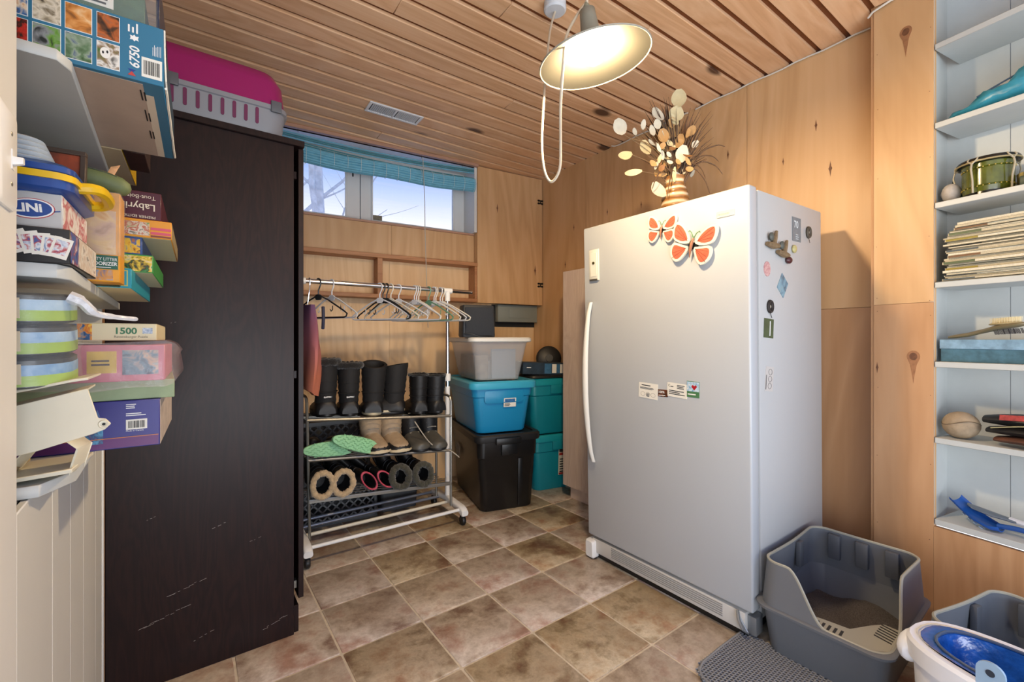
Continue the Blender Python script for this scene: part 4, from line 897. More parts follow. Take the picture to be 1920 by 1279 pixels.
MB().loft([[(a, y, z+b) for a, b in rr(.27, .085, .02, 3)] for y, z in ((-.30, .235), (-.27, .235))]).build('handle_panel', tblue, b2, bevel=.002)
st = plate('sticker', paper, b2, (-.005, -.295, .165), (1, -.0, 0), (0, -.13, 1), .085, .058); 
plate('sticker_band', mat('sticker_blue', '3a6fa8', .4, noise=(90, .4)), st, (.0, -.3030, .198), (1, 0, 0), (0, -.13, 1), .072, .02, .001); lines('print', ink, st, (.0, -.2985, .172), (1, 0, 0), (0, -.13, 1), .05, .02, 3)
clr = None
def clear_plastic():
    m, nt, b = base_mat('clear_plastic'); b.inputs['Base Color'].default_value = lin('d7dade'); b.inputs['Roughness'].default_value = .25; b.inputs['Alpha'].default_value = .26; b.inputs['Specular IOR Level'].default_value = .6; return m
clr = clear_plastic()
cclear = cblack+ux*(-.045)+uy*(-.03)
b3 = thing('storage_tote', 'clear storage tote with white lid, topmost of the stack', 'storage tote', (cclear.x, cclear.y, .832), (0, 0, R(-13)), 'plastic storage totes')
out = [[(a, b, z) for a, b in rr(w_, d_, .04, 5)] for w_, d_, z in ((.30, .46, 0), (.385, .54, .235), (.40, .56, .250))]
inn = [[(a, b, z) for a, b in rr(w_, d_, .038, 5)] for w_, d_, z in ((.396, .556, .250), (.381, .536, .235), (.296, .456, .003))]
MB().loft(out+inn).build('body', clr, b3)
MB().loft([[(a, b, z) for a, b in rr(w_, d_, .05, 5)] for w_, d_, z in ((.42, .58, .245), (.435, .595, .250), (.435, .595, .268), (.42, .58, .276), (.38, .54, .272))]).build('lid', mat('lid_white', 'd8d8d4', .4), b3)
for bx, lab, m in (((-.04, .13, -.20, -.18, .005, .20), 'grey-blue folder standing inside the clear tote, front', mat('folder_grey', '7d8a9c', .6)), ((-.15, -.06, -.19, .15, .005, .16), 'brown papers inside the clear tote at its left side', mat('paper_brown', '776a5e', .8, noise=(30, .3))), ((-.05, .13, -.15, .18, .005, .12), 'stack of grey binders inside the clear tote behind the folder', mat('binder_grey', '8e9096', .7, noise=(12, .2)))):
    o = B(*bx).build('folder', m, loc=(cclear.x, cclear.y, .832), rot=(0, 0, R(-13)), bevel=.002, seg=1); tag(o, lab, 'folder')
# black speaker-like case on the lid
bxs = thing('speaker', 'black box speaker with cable standing on the clear tote', 'speaker', (1.455, 2.43, 1.1085), (0, 0, R(-14)))
MB().loft([[(a, b, z) for a, b in rr(w_, d_, .010, 3)] for w_, d_, z in ((.205, .10, 0), (.215, .11, .01), (.205, .10, .195), (.195, .09, .203))]).build('cabinet', mat('speaker_slate', '262a30', .55), bxs)
B(-.092, .092, -.058, -.052, .012, .188).build('grille_cloth', mat('speaker_cloth', '2b2f36', .9, noise=(300, .2)), bxs, bevel=.004)
MB().tube(curve([(-.10, -.06, .02), (-.06, -.075, .022), (0, -.08, .004), (.06, -.07, .006), (.11, -.03, .004)], 6), .003, 6).build('cable', black, bxs)
# teal pair at the back
tz = R(-10)
t1 = tote('storage_tote', 'teal storage tote on the floor by the pale cabinet, lower of two', (2.19, 2.66), tz, 0, .405, .36, .44, .40, .48, tteal, ttl2, ribs=1, handle=True, rimw=.018)
t2 = tote('storage_tote', 'teal storage tote stacked on another by the pale cabinet', (2.185, 2.675), tz, .406, .405, .37, .44, .42, .48, tteal, ttl2, ribs=1, handle=True, rimw=.022)
lb_ = plate('label', mat('label_cream', 'c9c4b4', .6), t1, (.00, -.232, .10), (1, 0, 0), (0, -.045, 1), .075, .20)
plate('label_band', mat('label_red', '9a2a26', .5), lb_, (.004, -.240, .245), (1, 0, 0), (0, -.045, 1), .066, .018, .001); plate('label_head', mat('label_black', '2a2a2c', .5), lb_, (.004, -.241, .268), (1, 0, 0), (0, -.045, 1), .066, .028, .001); lines('print', ink, lb_, (.01, -.2345, .12), (1, 0, 0), (0, -.045, 1), .055, .11, 6); plate('label_band', mat('label_red', '9a2a26', .5), lb_, (.004, -.2335, .103), (1, 0, 0), (0, -.045, 1), .066, .014, .001)
tl = tag(MB().loft([[(a, b, z) for a, b in rr(w_, d_, .05, 4)] for w_, d_, z in ((.43, .46, 0), (.45, .48, .008), (.44, .47, .022), (.36, .39, .028))]).build('tray', mat('tray_black', '1b1b1c', .45), loc=(2.17, 2.66, .8105), rot=(0, 0, R(-8))), 'black plastic lid lying on the upper teal tote', 'tray')
bo = thing('shoe_box', 'flat dark blue product box lying on the black lid', 'box', (2.07, 2.53, .8395), (0, R(2), R(-16)))
B(-.17, .17, -.06, .10, 0, .085).build('carton', mat('box_navy', '243646', .5, noise=(30, .25)), bo, bevel=.001, seg=1); plate('label', paper, bo, (.06, -.0603, .010), (1, 0, 0), (0, 0, 1), .035, .065); plate('print_panel', mat('box_blue', '3a688c', .45, noise=(40, .3)), bo, (.0, -.0603, .006), (1, 0, 0), (0, 0, 1), .055, .072); plate('print_panel', paper, bo, (.125, -.0603, .01), (1, 0, 0), (0, 0, 1), .04, .065); plate('print_panel', mat('box_blue', '3a688c', .45, noise=(40, .3)), bo, (.098, -.0603, .01), (1, 0, 0), (0, 0, 1), .024, .065)
lines('print', ink_white, bo, (-.14, -.0605, .045), (1, 0, 0), (0, 0, 1), .05, .014, 1); 
ob = thing('fan_base', 'black round object standing behind the product box', 'fan', (2.285, 2.70, .8395), (0, 0, R(-30)))
MB().lathe([(.0001, -.03), (.09, -.03), (.10, -.02), (.10, .02), (.085, .03), (.0001, .032)], 24).xf(Matrix.Translation((0, 0, .10)) @ Matrix.Rotation(R(80), 4, 'X')).build('disc', black, ob); MB().lathe([(.03, -.036), (.03, .04)], 14).xf(Matrix.Translation((0, 0, .10)) @ Matrix.Rotation(R(80), 4, 'X')).build('hub', mat('hub_grey', '37393c', .4), ob)
# ================================================================== LEFT SHELF CONTENTS  (fronts face -Y, right ends face +X)
fX, fZ = (1, 0, 0), (0, 0, 1)
def carton(name, label, x0, x1, y0, y1, z0, z1, m, group=None, rot=0, cat='box', bev=.0012, part='carton'):
    o = thing(name, label, cat, ((x0+x1)/2, (y0+y1)/2, z0), (0, 0, R(rot)), group)
    w_, d_, h_ = x1-x0, y1-y0, z1-z0
    B(-w_/2, w_/2, -d_/2, d_/2, 0, h_).build(part, m, o, bevel=bev, seg=1); return o, w_/2, d_/2, h_
def fplate(o, hd, x0, x1, z0, z1, m, name='print_panel', t=.0005): return plate(name, m, o, (x0, -hd, z0), fX, fZ, x1-x0, z1-z0, t)
def rplate(o, hw, y0, y1, z0, z1, m, name='print_panel', t=.0005): return plate(name, m, o, (hw, y0, z0), (0, 1, 0), fZ, y1-y0, z1-z0, t)
GB = 'boxes on the left shelves'
# blue animal puzzle, top shelf
pb = mat('puzzle_blue', '2e7090', .4)
o, w2, d2, h = carton('puzzle_box', 'large blue puzzle box with animal photos overhanging the top shelf', -.470, -.046, .928, 1.288, 1.5168, 1.612, pb, GB)
plate('underside_card', cardboard, o, (-w2+.002, d2-.002, .0), (1, 0, 0), (0, -1, 0), 2*w2-.03, 2*d2-.012, .0006)
plate('underside_strip', mat('strip_cream', 'd0c2ae', .8), o, (w2-.028, d2-.004, -.0006), (1, 0, 0), (0, -1, 0), .012, 2*d2-.05, .0003)
for k in range(3): lines('print', ink, o, (w2-.027, d2-.11-.09*k, -.0009), (0, -1, 0), (-1, 0, 0), .05, .009, 2)
pics = [('lion', ['7a4a20', 'c27a34', 'd99a58', 'e8c79a']), ('tiger', ['171513', '5a3418', 'b8602a', '2c5a58']), ('peacock', ['2f4d24', '5d7a58', '8fa08a', '243a80']), ('panda', ['15120f', 'e6e2da', '8a7256', '4e6a2c']), ('zebra', ['4e4438', 'b0a288', 'd8cdb8', '6e6048']), ('gorilla', ['1c2020', '6a9a3a', '8c8e90', '2a2e2c']), ('orang', ['c07a3c', 'e8d4b8', '2a66a0', '6a4a36']), ('parrot', ['a01f1a', 'c93224', '222018', '7c2a20'])]
X0 = .258-.0  # local x of the world point -.046 is w2
def lx(wx): return wx+.258
cells = [(-.1045, -.1455, 'lion', 1), (-.0825, -.0985, 'tiger', 1), (-.1045, -.1455, 'peacock', 0), (-.0825, -.0985, 'panda', 0)]
colsx = [(-.128, -.101), (-.163, -.133), (-.197, -.167), (-.231, -.201)]
order = [('tiger', 'panda'), ('lion', 'peacock'), ('zebra', 'gorilla'), ('orang', 'parrot')]
for (xa, xb), (u_, l_) in zip(colsx, order):
    for nm, z in ((u_, .0505), (l_, .006)):
        c = dict(pics)[nm]
        fr_ = fplate(o, d2, lx(xa), lx(xb), z, z+.040, ink_white, 'picture_frame'); fplate(o, d2+.0005, lx(xa)+.0008, lx(xb)-.0008, z+.001, z+.039, multi('photo_'+nm, c, 55, .35), 'picture')
fplate(o, d2+.0006, lx(-.0995), lx(-.090), .019, .034, mat('panda_white', 'e9e6df', .4), 'panda_face') if False else None
discplate('panda_face', mat('panda_white', 'e9e6df', .4), o, (lx(-.118), -d2-.001, .029), fX, fZ, .006, .0085, .0004); 
for q in (-.0025, .0025): discplate('panda_eye', ink, o, (lx(-.118)+q, -d2-.0014, .030+q*.4), fX, fZ, .0012, .0022, .0003)
text('6750', .0170, ink_white, o, (lx(-.0775), -d2-.0002, .018), fZ, (-1, 0, 0), bold=.0004, t=.0006, shear=.15)
tri = [(0, 0), (.010, 0), (.005, .009)]
MB().prism([(0, .009), (.010, .009), (.005, .004)], 0, .0006, lambda a, b, d: (lx(-.0915)+a, -d2-d, .006+b)).build('logo_blue', mat('logo_blue', '1c3c8c', .4), o, smooth=False)
MB().prism([(0, 0), (.010, 0), (.005, .0085)], 0, .0008, lambda a, b, d: (lx(-.0915)+a, -d2-d, .005+b*.8)).build('logo_red', mat('logo_red', 'b8403c', .4), o, smooth=False)
lf = [(0, .006), (.002, .003), (.006, .004), (.005, 0), (.006, -.004), (.002, -.003), (0, -.006), (-.002, -.003), (-.006, -.004), (-.005, 0), (-.006, .004), (-.002, .003)]
MB().prism(lf, 0, .0006, lambda a, b, d: (lx(-.0835)+a*.9, -d2-d, .066+b*.9)).build('leaf_emblem', ink_white, o, smooth=False)
for q, s_ in ((-.0890, .016), (-.0840, .010), (-.0790, .018)): lines('print', ink_white, o, (lx(q), -d2-.0003, .074), fZ, (-1, 0, 0), s_, .005, 1)
for k in range(6): lines('print', ink_white, o, (lx(-.0600)+.0020*k, -d2-.0003, .046), fZ, (-1, 0, 0), .018, .0014, 1)
barcode(o, (lx(-.0745), -d2-.0001, .008), fX, fZ, .026, .032)
MB().tube([(w2+.0005, -d2+.001, .094), (w2+.001, -d2+.001, .05), (w2+.0025, -d2, .01), (w2+.003, -d2+.02, .0)], .0012, 5).build('torn_corner', paper, o)
MB().tube([(w2+.002, -d2+.01+.035*k, .002+.0025*math.sin(k*2.1)) for k in range(11)], .0022, 5).build('torn_edge', paper, o)
rplate(o, w2, -d2+.01, d2-.01, .004, .09, mat('end_navy', '1f3a4c', .5), 'end_panel')
# plastic-wrapped game lying on it
o, w2, d2, h = carton('game_box', 'green-backed game wrapped in clear plastic on top of the blue puzzle', -.33, -.072, .95, 1.22, 1.6135, 1.665, mat('game_green', '3a5a44', .4, noise=(22, .35)), GB)
fplate(o, d2, .035, .09, .016, .045, paper, 'label'); lines('print', ink, o, (.04, -d2-.0008, .02), fX, fZ, .045, .02, 3)
B(-w2-.003, w2+.016, -d2-.003, d2+.003, -.0008, h+.01).build('plastic_wrap', film('wrap_clear', 'cfd6da', .15), o, bevel=.006)
tag(B(-.058, -.0535, .955, 1.2, 1.613, 1.72).build('slim_case', mat('case_navy', '1c2a44', .3), bevel=.001, seg=1), 'slim navy plastic case standing on the blue puzzle box', 'case')
# middle shelf, front row
o, w2, d2, h = carton('card_box', 'black card game box with fanned playing cards on the middle shelf', -.46, -.1505, .89, 1.085, 1.2078, 1.2575, mat('card_black', '232427', .4), GB)
for k in range(6):
    x = .050+.0075*k; a = R(-34+10*k)
    U = Vector((math.cos(a), 0, -math.sin(a))); V = Vector((math.sin(a), 0, math.cos(a)))
    p = plate('playing_card', paper, o, Vector((x+.044, -d2-.0004-.0005*k, .010)), U, V, .020, .030, .0005); plate('card_print', multi('card_print_%d' % (k % 3), ['7c8fb0', 'd8dde4', 'b04848', '3f5a94'], 120, .4, seed=k), p, Vector((x+.044, -d2-.0004-.0005*k-.0004, .010))+U*.003+V*.005, U, V, .014, .021, .0004)
rplate(o, w2, -d2+.002, -d2+.05, .002, .047, multi('card_side_blue', ['27427c', '4468a8', '8a3a52', 'd0d4dc'], 60), 'side_print'); rplate(o, w2, -d2+.052, d2-.002, .002, .047, multi('card_side_white', ['d8d4ce', 'c9b8a8', 'e0ddd6', '6a5a50'], 50), 'side_print')
o, w2, d2, h = carton('game_box', 'silver game box with blue oval logo on top of the card box', -.46, -.1605, .90, 1.07, 1.2580, 1.3085, mat('game_silver', 'b4b4b4', .35, noise=(20, .1)), GB)
cx = .118; discplate('logo_red', mat('logo_red2', 'b0333a', .4), o, (cx, -d2, .026), fX, fZ, .0245, .0145, .0006, rot=R(5)); discplate('logo_white', ink_white, o, (cx, -d2-.0006, .026), fX, fZ, .0235, .0135, .0004, rot=R(5)); discplate('logo_blue', mat('logo_blue2', '2a4a8e', .4), o, (cx, -d2-.001, .026), fX, fZ, .0215, .0118, .0004, rot=R(5))
text('LINi', .0165, ink_white, o, (cx-.0165, -d2-.0012, .0195), Vector((1, 0, .1)), Vector((-.1, 0, 1)), bold=.0006, t=.0006)
plate('stripe', mat('logo_blue2', '2a4a8e', .4), o, (.06, -d2, .006), Vector((1, 0, .22)), Vector((-.22, 0, 1)), .09, .0016); plate('stripe', mat('logo_blue2', '2a4a8e', .4), o, (.05, -d2, .040), Vector((1, 0, .16)), Vector((-.16, 0, 1)), .075, .0016)
rplate(o, w2, -d2+.002, d2-.002, .002, .048, multi('side_pink_white', ['dcd9d4', 'e3dfda', 'b8505c', 'd8d4d0'], 40), 'side_print')
bc_ = thing('plastic_case', 'blue carrying case with yellow band and handle on the silver game', 'case', (-.29, .98, 1.309), (0, 0, 0))
cbl = mat('case_blue', '1f458c', .28); cye = mat('case_yellow', 'd9b016', .3)
for z0, z1 in ((0, .020), (.024, .044)):
    MB().loft([[(a, b, z) for a, b in rr(w_, d_, .022, 5)] for w_, d_, z in ((.268, .170, z0), (.284, .186, z0+.006), (.284, .186, z1-.006), (.268 if z0 else .284, .170 if z0 else .186, z1))]).build('half_shell', cbl, bc_)
MB().loft([[(a, b, z) for a, b in rr(.290, .192, .024, 5)] for z in (.018, .0275)]).build('seam_band', cye, bc_)
hx = .146
MB().tube(curve([(hx-.006, -.046, .021), (hx+.012, -.042, .024), (hx+.020, -.020, .024), (hx+.020, .026, .022), (hx+.012, .050, .020), (hx-.006, .056, .018)], 5), .0085, 8).build('handle', cye, bc_)
wt = thing('tray_stack', 'stack of clear plastic trays on top of the blue case', 'trays', (-.245, .97, 1.3535), (0, 0, R(4)))
for k in range(5): MB().loft([[(a, b, z+.0075*k) for a, b in rr(w_-.006*k, d_-.004*k, .02, 4)] for w_, d_, z in ((.13, .14, 0), (.14, .15, .004), (.135, .145, .0058))]).build('tray', mat('tray_clear', 'c4cdd6', .25, noise=(30, .12)), wt)
# small framed picture and litter deodorizer behind
pf = thing('picture_frame', 'small brown frame with orange picture leaning behind the blue case', 'frame', (-.215, 1.095, 1.352), (R(-6), 0, R(-4)))
for x0, x1, z0, z1 in ((-.05, .05, 0, .008), (-.05, .05, .077, .085), (-.05, -.042, .008, .077), (.042, .05, .008, .077)): B(x0, x1, -.006, .006, z0, z1).build('frame_bar', mat('frame_brown', '4a3c34', .5), pf, bevel=.001, seg=1)
B(-.043, .043, -.001, .004, .007, .078).build('picture', mat('picture_orange', 'b8502c', .6, noise=(18, .3, '3a2c28')), pf, smooth=False)
B(-.21, -.205, 1.09, 1.30, 1.2078, 1.30).build('x', black) if False else None
o, w2, d2, h = carton('support_box', 'plain dark box standing behind the silver game', -.30, -.182, 1.09, 1.20, 1.2078, 1.350, mat('plain_dark', '2a2c30', .6), GB)
o, w2, d2, h = carton('deodorizer_box', 'orange kitty litter deodorizer carton on the middle shelf', -.180, -.122, 1.125, 1.185, 1.2078, 1.378, mat('deo_orange', 'd9962a', .4, noise=(16, .18)), GB)
fplate(o, d2, -w2, w2-.006, .052, .135, multi('deo_photo', ['c98a36', 'dcb884', 'c9a48c', '8a6a5a'], 22), 'picture'); fplate(o, d2, -w2, w2-.003, .024, .050, mat('deo_green', '1f5a4a', .4), 'banner'); fplate(o, d2, -w2+.006, w2-.01, .003, .022, multi('deo_cat', ['2a3a5c', '8ea0b8', 'd29040', '4a6a98'], 40), 'picture')
text('KITTY LITTER', .0082, ink_white, o, (w2-.004, -d2-.0006, .040), fX, fZ, align='RIGHT', sx=.8); text('DEODORIZER', .0092, ink_white, o, (w2-.004, -d2-.0006, .031), fX, fZ, align='RIGHT', bold=.0002, sx=.85); lines('print', ink_white, o, (-w2+.014, -d2-.0006, .0262), fX, fZ, .036, .003, 1)
B(-w2-.0015, w2+.0015, -d2-.0015, d2+.0015, .05, h+.002).build('plastic_sleeve', film('wrap_clear', 'cfd6da', .15), o, bevel=.003)
ec = thing('eyeglass_case', 'olive green soft case lying on the deodorizer carton', 'case', (-.160, 1.14, 1.402), (0, R(8), R(6)))
MB().tube([(-.06, 0, 0), (-.052, 0, 0), (-.03, 0, .002), (.01, 0, .002), (.036, 0, -.001), (.048, 0, -.003), (.053, 0, -.004)], [.006, .014, .0175, .019, .0185, .013, .004], 14).build('case', mat('olive_green', '5f6a45', .6, noise=(30, .2)), ec); MB().tube([(-.03, -.012, .015), (.0, -.013, .017), (.03, -.012, .013)], .0012, 5).build('zip', mat('zip_dark', '39402c', .5), ec)
tag(MB().obox((-.150, 1.165, 1.415), (.014, 0, .006), (0, .002, 0), (.010, 0, .024)).build('tag', mat('tag_orange', 'd8a070', .5, noise=(60, .3)), bevel=.0005), 'orange and white paper tag sticking up behind the olive case', 'tag')
o, w2, d2, h = carton('book', 'dark green book standing behind the olive case', -.26, -.132, 1.20, 1.225, 1.2078, 1.43, mat('book_green', '1f3a34', .5), GB, cat='book', part='cover')
lines('print', mat('gold_print', 'b8a878', .4), o, (-.05, -d2-.0003, h-.016), fX, fZ, .08, .012, 1)
# far stack of games
o, w2, d2, h = carton('game_box', 'turquoise game box reading L.B.P.C., lowest of the far stack', -.40, -.116, 1.24, 1.68, 1.2078, 1.2500, mat('turq_box', '2690a8', .4), GB)
fr1 = fplate(o, d2, w2-.062, w2-.006, .004, .038, mat('turq_gold', 'b5b46a', .4), 'gold_border'); fplate(o, d2+.0005, w2-.060, w2-.008, .006, .036, mat('turq_box2', '2a96ae', .4), 'inner_panel')
text('PROMOTIONS', .0065, mat('gold_print2', 'c9c27c', .4), o, (w2-.056, -d2-.0012, .0275), fX, fZ); text('L.B.P.C.', .0105, mat('gold_print2', 'c9c27c', .4), o, (w2-.056, -d2-.0012, .0170), fX, fZ, bold=.0003); lines('print', mat('gold_print2', 'c9c27c', .4), o, (w2-.056, -d2-.0012, .008), fX, fZ, .045, .008, 2)
plate('underside_card', mat('cream_card', 'cfc6a8', .7), o, (-w2+.002, d2-.004, 0), (1, 0, 0), (0, -1, 0), 2*w2-.004, 2*d2-.008, .0005)
o, w2, d2, h = carton('game_box', 'green game box with cartoon print above the turquoise one', -.36, -.084, 1.30, 1.66, 1.2502, 1.290, mat('green_game', '3c8a44', .4), GB)
fplate(o, d2, w2-.055, w2-.002, .002, .037, multi('cartoon_print', ['3f9a48', 'e0c89a', 'd8b830', '2a2420', '3c8a44'], 60, .4), 'print_panel'); plate('underside_card', mat('cream_card', 'cfc6a8', .7), o, (-w2+.002, d2-.004, 0), (1, 0, 0), (0, -1, 0), 2*w2-.004, 2*d2-.008, .0005)
o, w2, d2, h = carton('game_box', 'small yellow and blue game box under the orange one', -.33, -.1035, 1.305, 1.62, 1.2902, 1.3305, mat('blue_game', '34508a', .4), GB)
fplate(o, d2, w2-.052, w2-.004, .003, .036, multi('yellow_print', ['2c2620', 'd89a28', 'e0b83a', '3a5c9a', 'b06a30'], 60), 'print_panel')
o, w2, d2, h = carton('game_box', 'orange and pink game box with village picture in far stack', -.36, -.0505, 1.30, 1.66, 1.3307, 1.3710, mat('orange_game', 'd8922a', .4), GB)
fplate(o, d2, w2-.086, w2-.040, .004, .034, multi('village_print', ['6a8a4a', 'c9b89a', 'b0523a', 'd8d0c0', '4a3a30'], 70), 'picture'); fplate(o, d2, w2-.038, w2-.001, .008, .014, mat('pink_band', 'c8506a', .4), 'band'); fplate(o, d2, w2-.038, w2-.001, .018, .024, mat('pink_band', 'c8506a', .4), 'band'); fplate(o, d2, w2-.038, w2-.001, .002, .006, mat('dark_band', '7a3a30', .4), 'band'); fplate(o, d2, -w2, w2-.088, .008, .014, mat('pink_band', 'c8506a', .4), 'band')
rplate(o, w2, -d2+.002, d2-.002, .001, .038, mat('worn_edge', '8a7a5a', .7, noise=(40, .3)), 'end_panel'); plate('underside_card', mat('cream_card', 'cfc6a8', .7), o, (-w2+.002, d2-.004, 0), (1, 0, 0), (0, -1, 0), 2*w2-.004, 2*d2-.008, .0005)
o, w2, d2, h = carton('game_box', 'maroon wooden labyrinth game box lying upside down on the stack', -.36, -.0695, 1.30, 1.60, 1.3712, 1.434, mat('maroon_game', '4c1c2c', .4), GB)
cr_ink = mat('cream_print', 'ddd0bc', .5)
text('Tout-Bois', .0125, cr_ink, o, (w2-.010, -d2-.0002, .054), (-1, 0, 0), (0, 0, -1), t=.0006); text('Labyrinthe', .0215, cr_ink, o, (w2-.010, -d2-.0002, .035), (-1, 0, 0), (0, 0, -1), t=.0006, bold=.0002); text('PREMIER EDITION', .0080, cr_ink, o, (w2-.010, -d2-.0002, .0085), (-1, 0, 0), (0, 0, -1), t=.0006)
o, w2, d2, h = carton('game_box', 'cream game box with yellow edge behind the blue puzzle on the top shelf', -.45, -.138, 1.295, 1.575, 1.5168, 1.575, mat('cream_game', 'b9a684', .7), GB)
rplate(o, w2, -d2+.001, d2-.001, .0, .058, mat('yellow_edge', 'd0a81e', .4), 'yellow_end')
o, w2, d2, h = carton('game_box', 'dark brown game box with white script, beside the cream one', -.1365, -.098, 1.295, 1.435, 1.5168, 1.600, mat('brown_game', '3a2a26', .4, noise=(30, .25)), GB)
MB().tube([(-.014+.0022*k, -d2-.0006, .024+.008*math.sin(k*1.9)) for k in range(14)], .0009, 4).build('script_print', ink_white, o)
# low shelf: wrapped cans, cream shells, puzzles
cw = thing('wrapped_tins', 'three cat food tins shrink-wrapped in plastic on the cream shells', 'cat food', (-.235, .955, 1.033), (R(4), R(0), 0))
for k in range(3):
    z = .046*k; c = MB().loft([[(a, b, z+q) for a, b in rr(w_, d_, .05, 6)] for w_, d_, q in ((.150, .120, 0), (.158, .128, .003), (.158, .128, .040), (.150, .120, .043))]).build('tin', mat('tin_dark', '23272b', .35), cw)
    MB().loft([[(a, b, z+q) for a, b in rr(.1595, .1295, .0505, 6)] for q in (.004, .019)]).build('green_band', mat('tin_green', '8fae3a', .4, noise=(20, .15)), c); MB().loft([[(a, b, z+q) for a, b in rr(.1596, .1296, .0505, 6)] for q in (.019, .034)]).build('blue_band', mat('tin_blue', '3a7cb4', .4, noise=(14, .25, 'b8d0e0')), c)
    plate('tin_panel', mat('tin_cream', 'd8c8a8', .5), c, (.012, -.0655, z+.008), fX, fZ, .024, .028, .0008)
MB().loft([[(a, b, q) for a, b in rr(w_, d_, .055, 8)] for w_, d_, q in ((.150, .12, -.003), (.170, .140, .004), (.166, .136, .045), (.173, .143, .07), (.166, .136, .10), (.168, .138, .13), (.14, .11, .142))]).build('shrink_wrap', film('shrink_film', 'dfe8f2', .11, .06), cw)
MB().loft([[(.075+.018*t+a*(1-.55*t)*.5, -.02+b+.05*t, .128-.03*t+.012*math.sin(3*t)) for a, b in ((.0, -.018), (.006, -.014), (.008, 0), (.006, .014), (0, .018), (-.003, 0))] for t in [k/6*4.2 for k in range(7)]]).build('wrap_tail', film('tail_film', 'e2e6ee', .7, .2), cw) if False else None
MB().tube(curve([(.078, -.03, .132), (.092, -.028, .124), (.105, -.02, .108), (.125, .0, .102), (.150, .03, .098)], 6), [.009]*6+[.007]*6+[.005]*6+[.004]*6+[.003], 6).build('wrap_tail', film('tail_film', 'e2e6ee', .7, .2), cw)
shm = mat('shell_ivory', 'd9d4c0', .4, noise=(6, .05))
def shell(label, pts, y0, y1, rot, loc, t=.004):
    """curved cream plastic panel: profile in x-z extruded along y"""
    o = thing('lamp_housing', label, 'plastic part', loc, rot, 'cream plastic parts on the low shelf')
    up = [(x, z+t) for x, z in pts]; poly = pts+up[::-1]
    MB().prism(poly, y0, y1, lambda a, b, d: (a, d, b)).build('panel', shm, o, bevel=.001, seg=1); return o
shell('curved cream plastic panel directly under the wrapped tins', [(-.10, -.012), (-.05, -.002), (0, .006), (.05, .012), (.09, .018), (.106, .019)], 0, .11, (R(0), R(-4), 0), (-.238, .90, 1.012))
sp2 = thing('lamp_housing', 'large folded cream plastic panel with a hole, facing the room', 'plastic part', (-.235, .895, .925), (R(-8), 0, 0), 'cream plastic parts on the low shelf')
poly = [(-.09, -.012), (.05, .016), (.108, .033), (.120, .038), (.127, .046), (.121, .054), (.112, .056), (.100, .101), (-.09, .050)]
MB().prism(poly, -.002, .0025, lambda a, b, d: (a, d, b)).build('panel', shm, sp2, bevel=.0008, seg=1); discplate('hole', ink, sp2, (.119, -.0022, .046), fX, fZ, .002, .002, .0004); MB().tube([(.119+.005*math.cos(2*PI*k/14), -.003, .046+.005*math.sin(2*PI*k/14)) for k in range(14)], .0016, 5, closed=True).build('boss', shm, sp2)
MB().obox((-.09, .002, .047), (.188, 0, .050), (0, .07, .012), (0, 0, .003)).build('top_flange', shm, sp2)
shell('white angled plastic wedge resting at the shelf corner', [(-.02, .0), (.0, .030), (.045, .045), (.060, .030), (.052, .0)], 0, .05, (0, 0, R(-10)), (-.205, .915, .905), .002)
shell('flat white plastic lid lying on the low shelf', [(-.12, 0), (-.03, .003), (.062, .010)], 0, .12, (0, 0, R(-3)), (-.212, .90, .8935), .006)
tag(B(-.30, -.195, .90, 1.02, .8936, .8966).build('metal_strip', mat('strip_grey', '8a8a88', .4, .4), bevel=.0005) if False else MB().obox((-.33, .905, .9045), (.115, 0, .004), (0, .10, 0), (0, 0, .006)).build('paper_pad', mat('pad_brown', 'a8946c', .8, noise=(20, .2))), 'brown paper pad under the folded cream panel', 'paper')
o, w2, d2, h = carton('toy_box', 'purple and blue model house box on the low shelf', -.36, -.058, 1.10, 1.42, .8937, .983, mat('purple_box', '2c2a7a', .4, noise=(8, .1)), GB, rot=-1)
fplate(o, d2, -w2, w2-.002, .002, .020, mat('violet_band', '5c2468', .4), 'band'); plate('orange_line', mat('orange_line', 'c8783a', .4), o, (-w2+.02, -d2-.0004, .0200), fX, fZ, 2*w2-.022, .0012)
barcode(o, (w2-.050, -d2-.0001, .034), fX, fZ, .031, .019); lines('print', ink_white, o, (w2-.050, -d2-.0003, .074), fX, fZ, .018, .010, 3); lines('print', ink_white, o, (w2-.050, -d2-.0003, .060), fX, fZ, .032, .007, 2); text('Made in Canada', .004, ink_white, o, (w2-.050, -d2-.0003, .0305), fX, fZ)
hs = MB().prism([(0, 0), (.030, 0), (.030, .035), (.022, .055), (.014, .038), (.006, .048), (0, .036)], 0, .0008, lambda a, b, d: (w2-.112+a, -d2-d, .012+b)).build('house_picture', multi('house_blue', ['3a7ca8', '5c9cc0', '2c4a78', 'b06a80'], 70), o, smooth=False)
MB().prism([(.018, .05), (.022, .064), (.026, .05)], 0, .0009, lambda a, b, d: (w2-.112+a, -d2-d, .012+b)).build('house_spire', mat('spire_blue', '4a6a9a', .4), o, smooth=False)
rplate(o, w2, -d2+.002, d2-.004, .001, .088, mat('worn_end', 'b4a8a0', .7, noise=(26, .25)), 'end_panel')
o, w2, d2, h = carton('card_box', 'pale green worn box between purple and pink toy boxes', -.35, -.046, 1.10, 1.40, .9837, 1.020, mat('pale_green', '8fa07c', .6, noise=(14, .15)), GB, rot=3)
o, w2, d2, h = carton('toy_box', 'pink toy box in a clear plastic bag on the low shelf', -.35, -.052, 1.08, 1.36, 1.0207, 1.088, mat('pink_toy', 'c06a7c', .4, noise=(18, .12)), GB, rot=0)
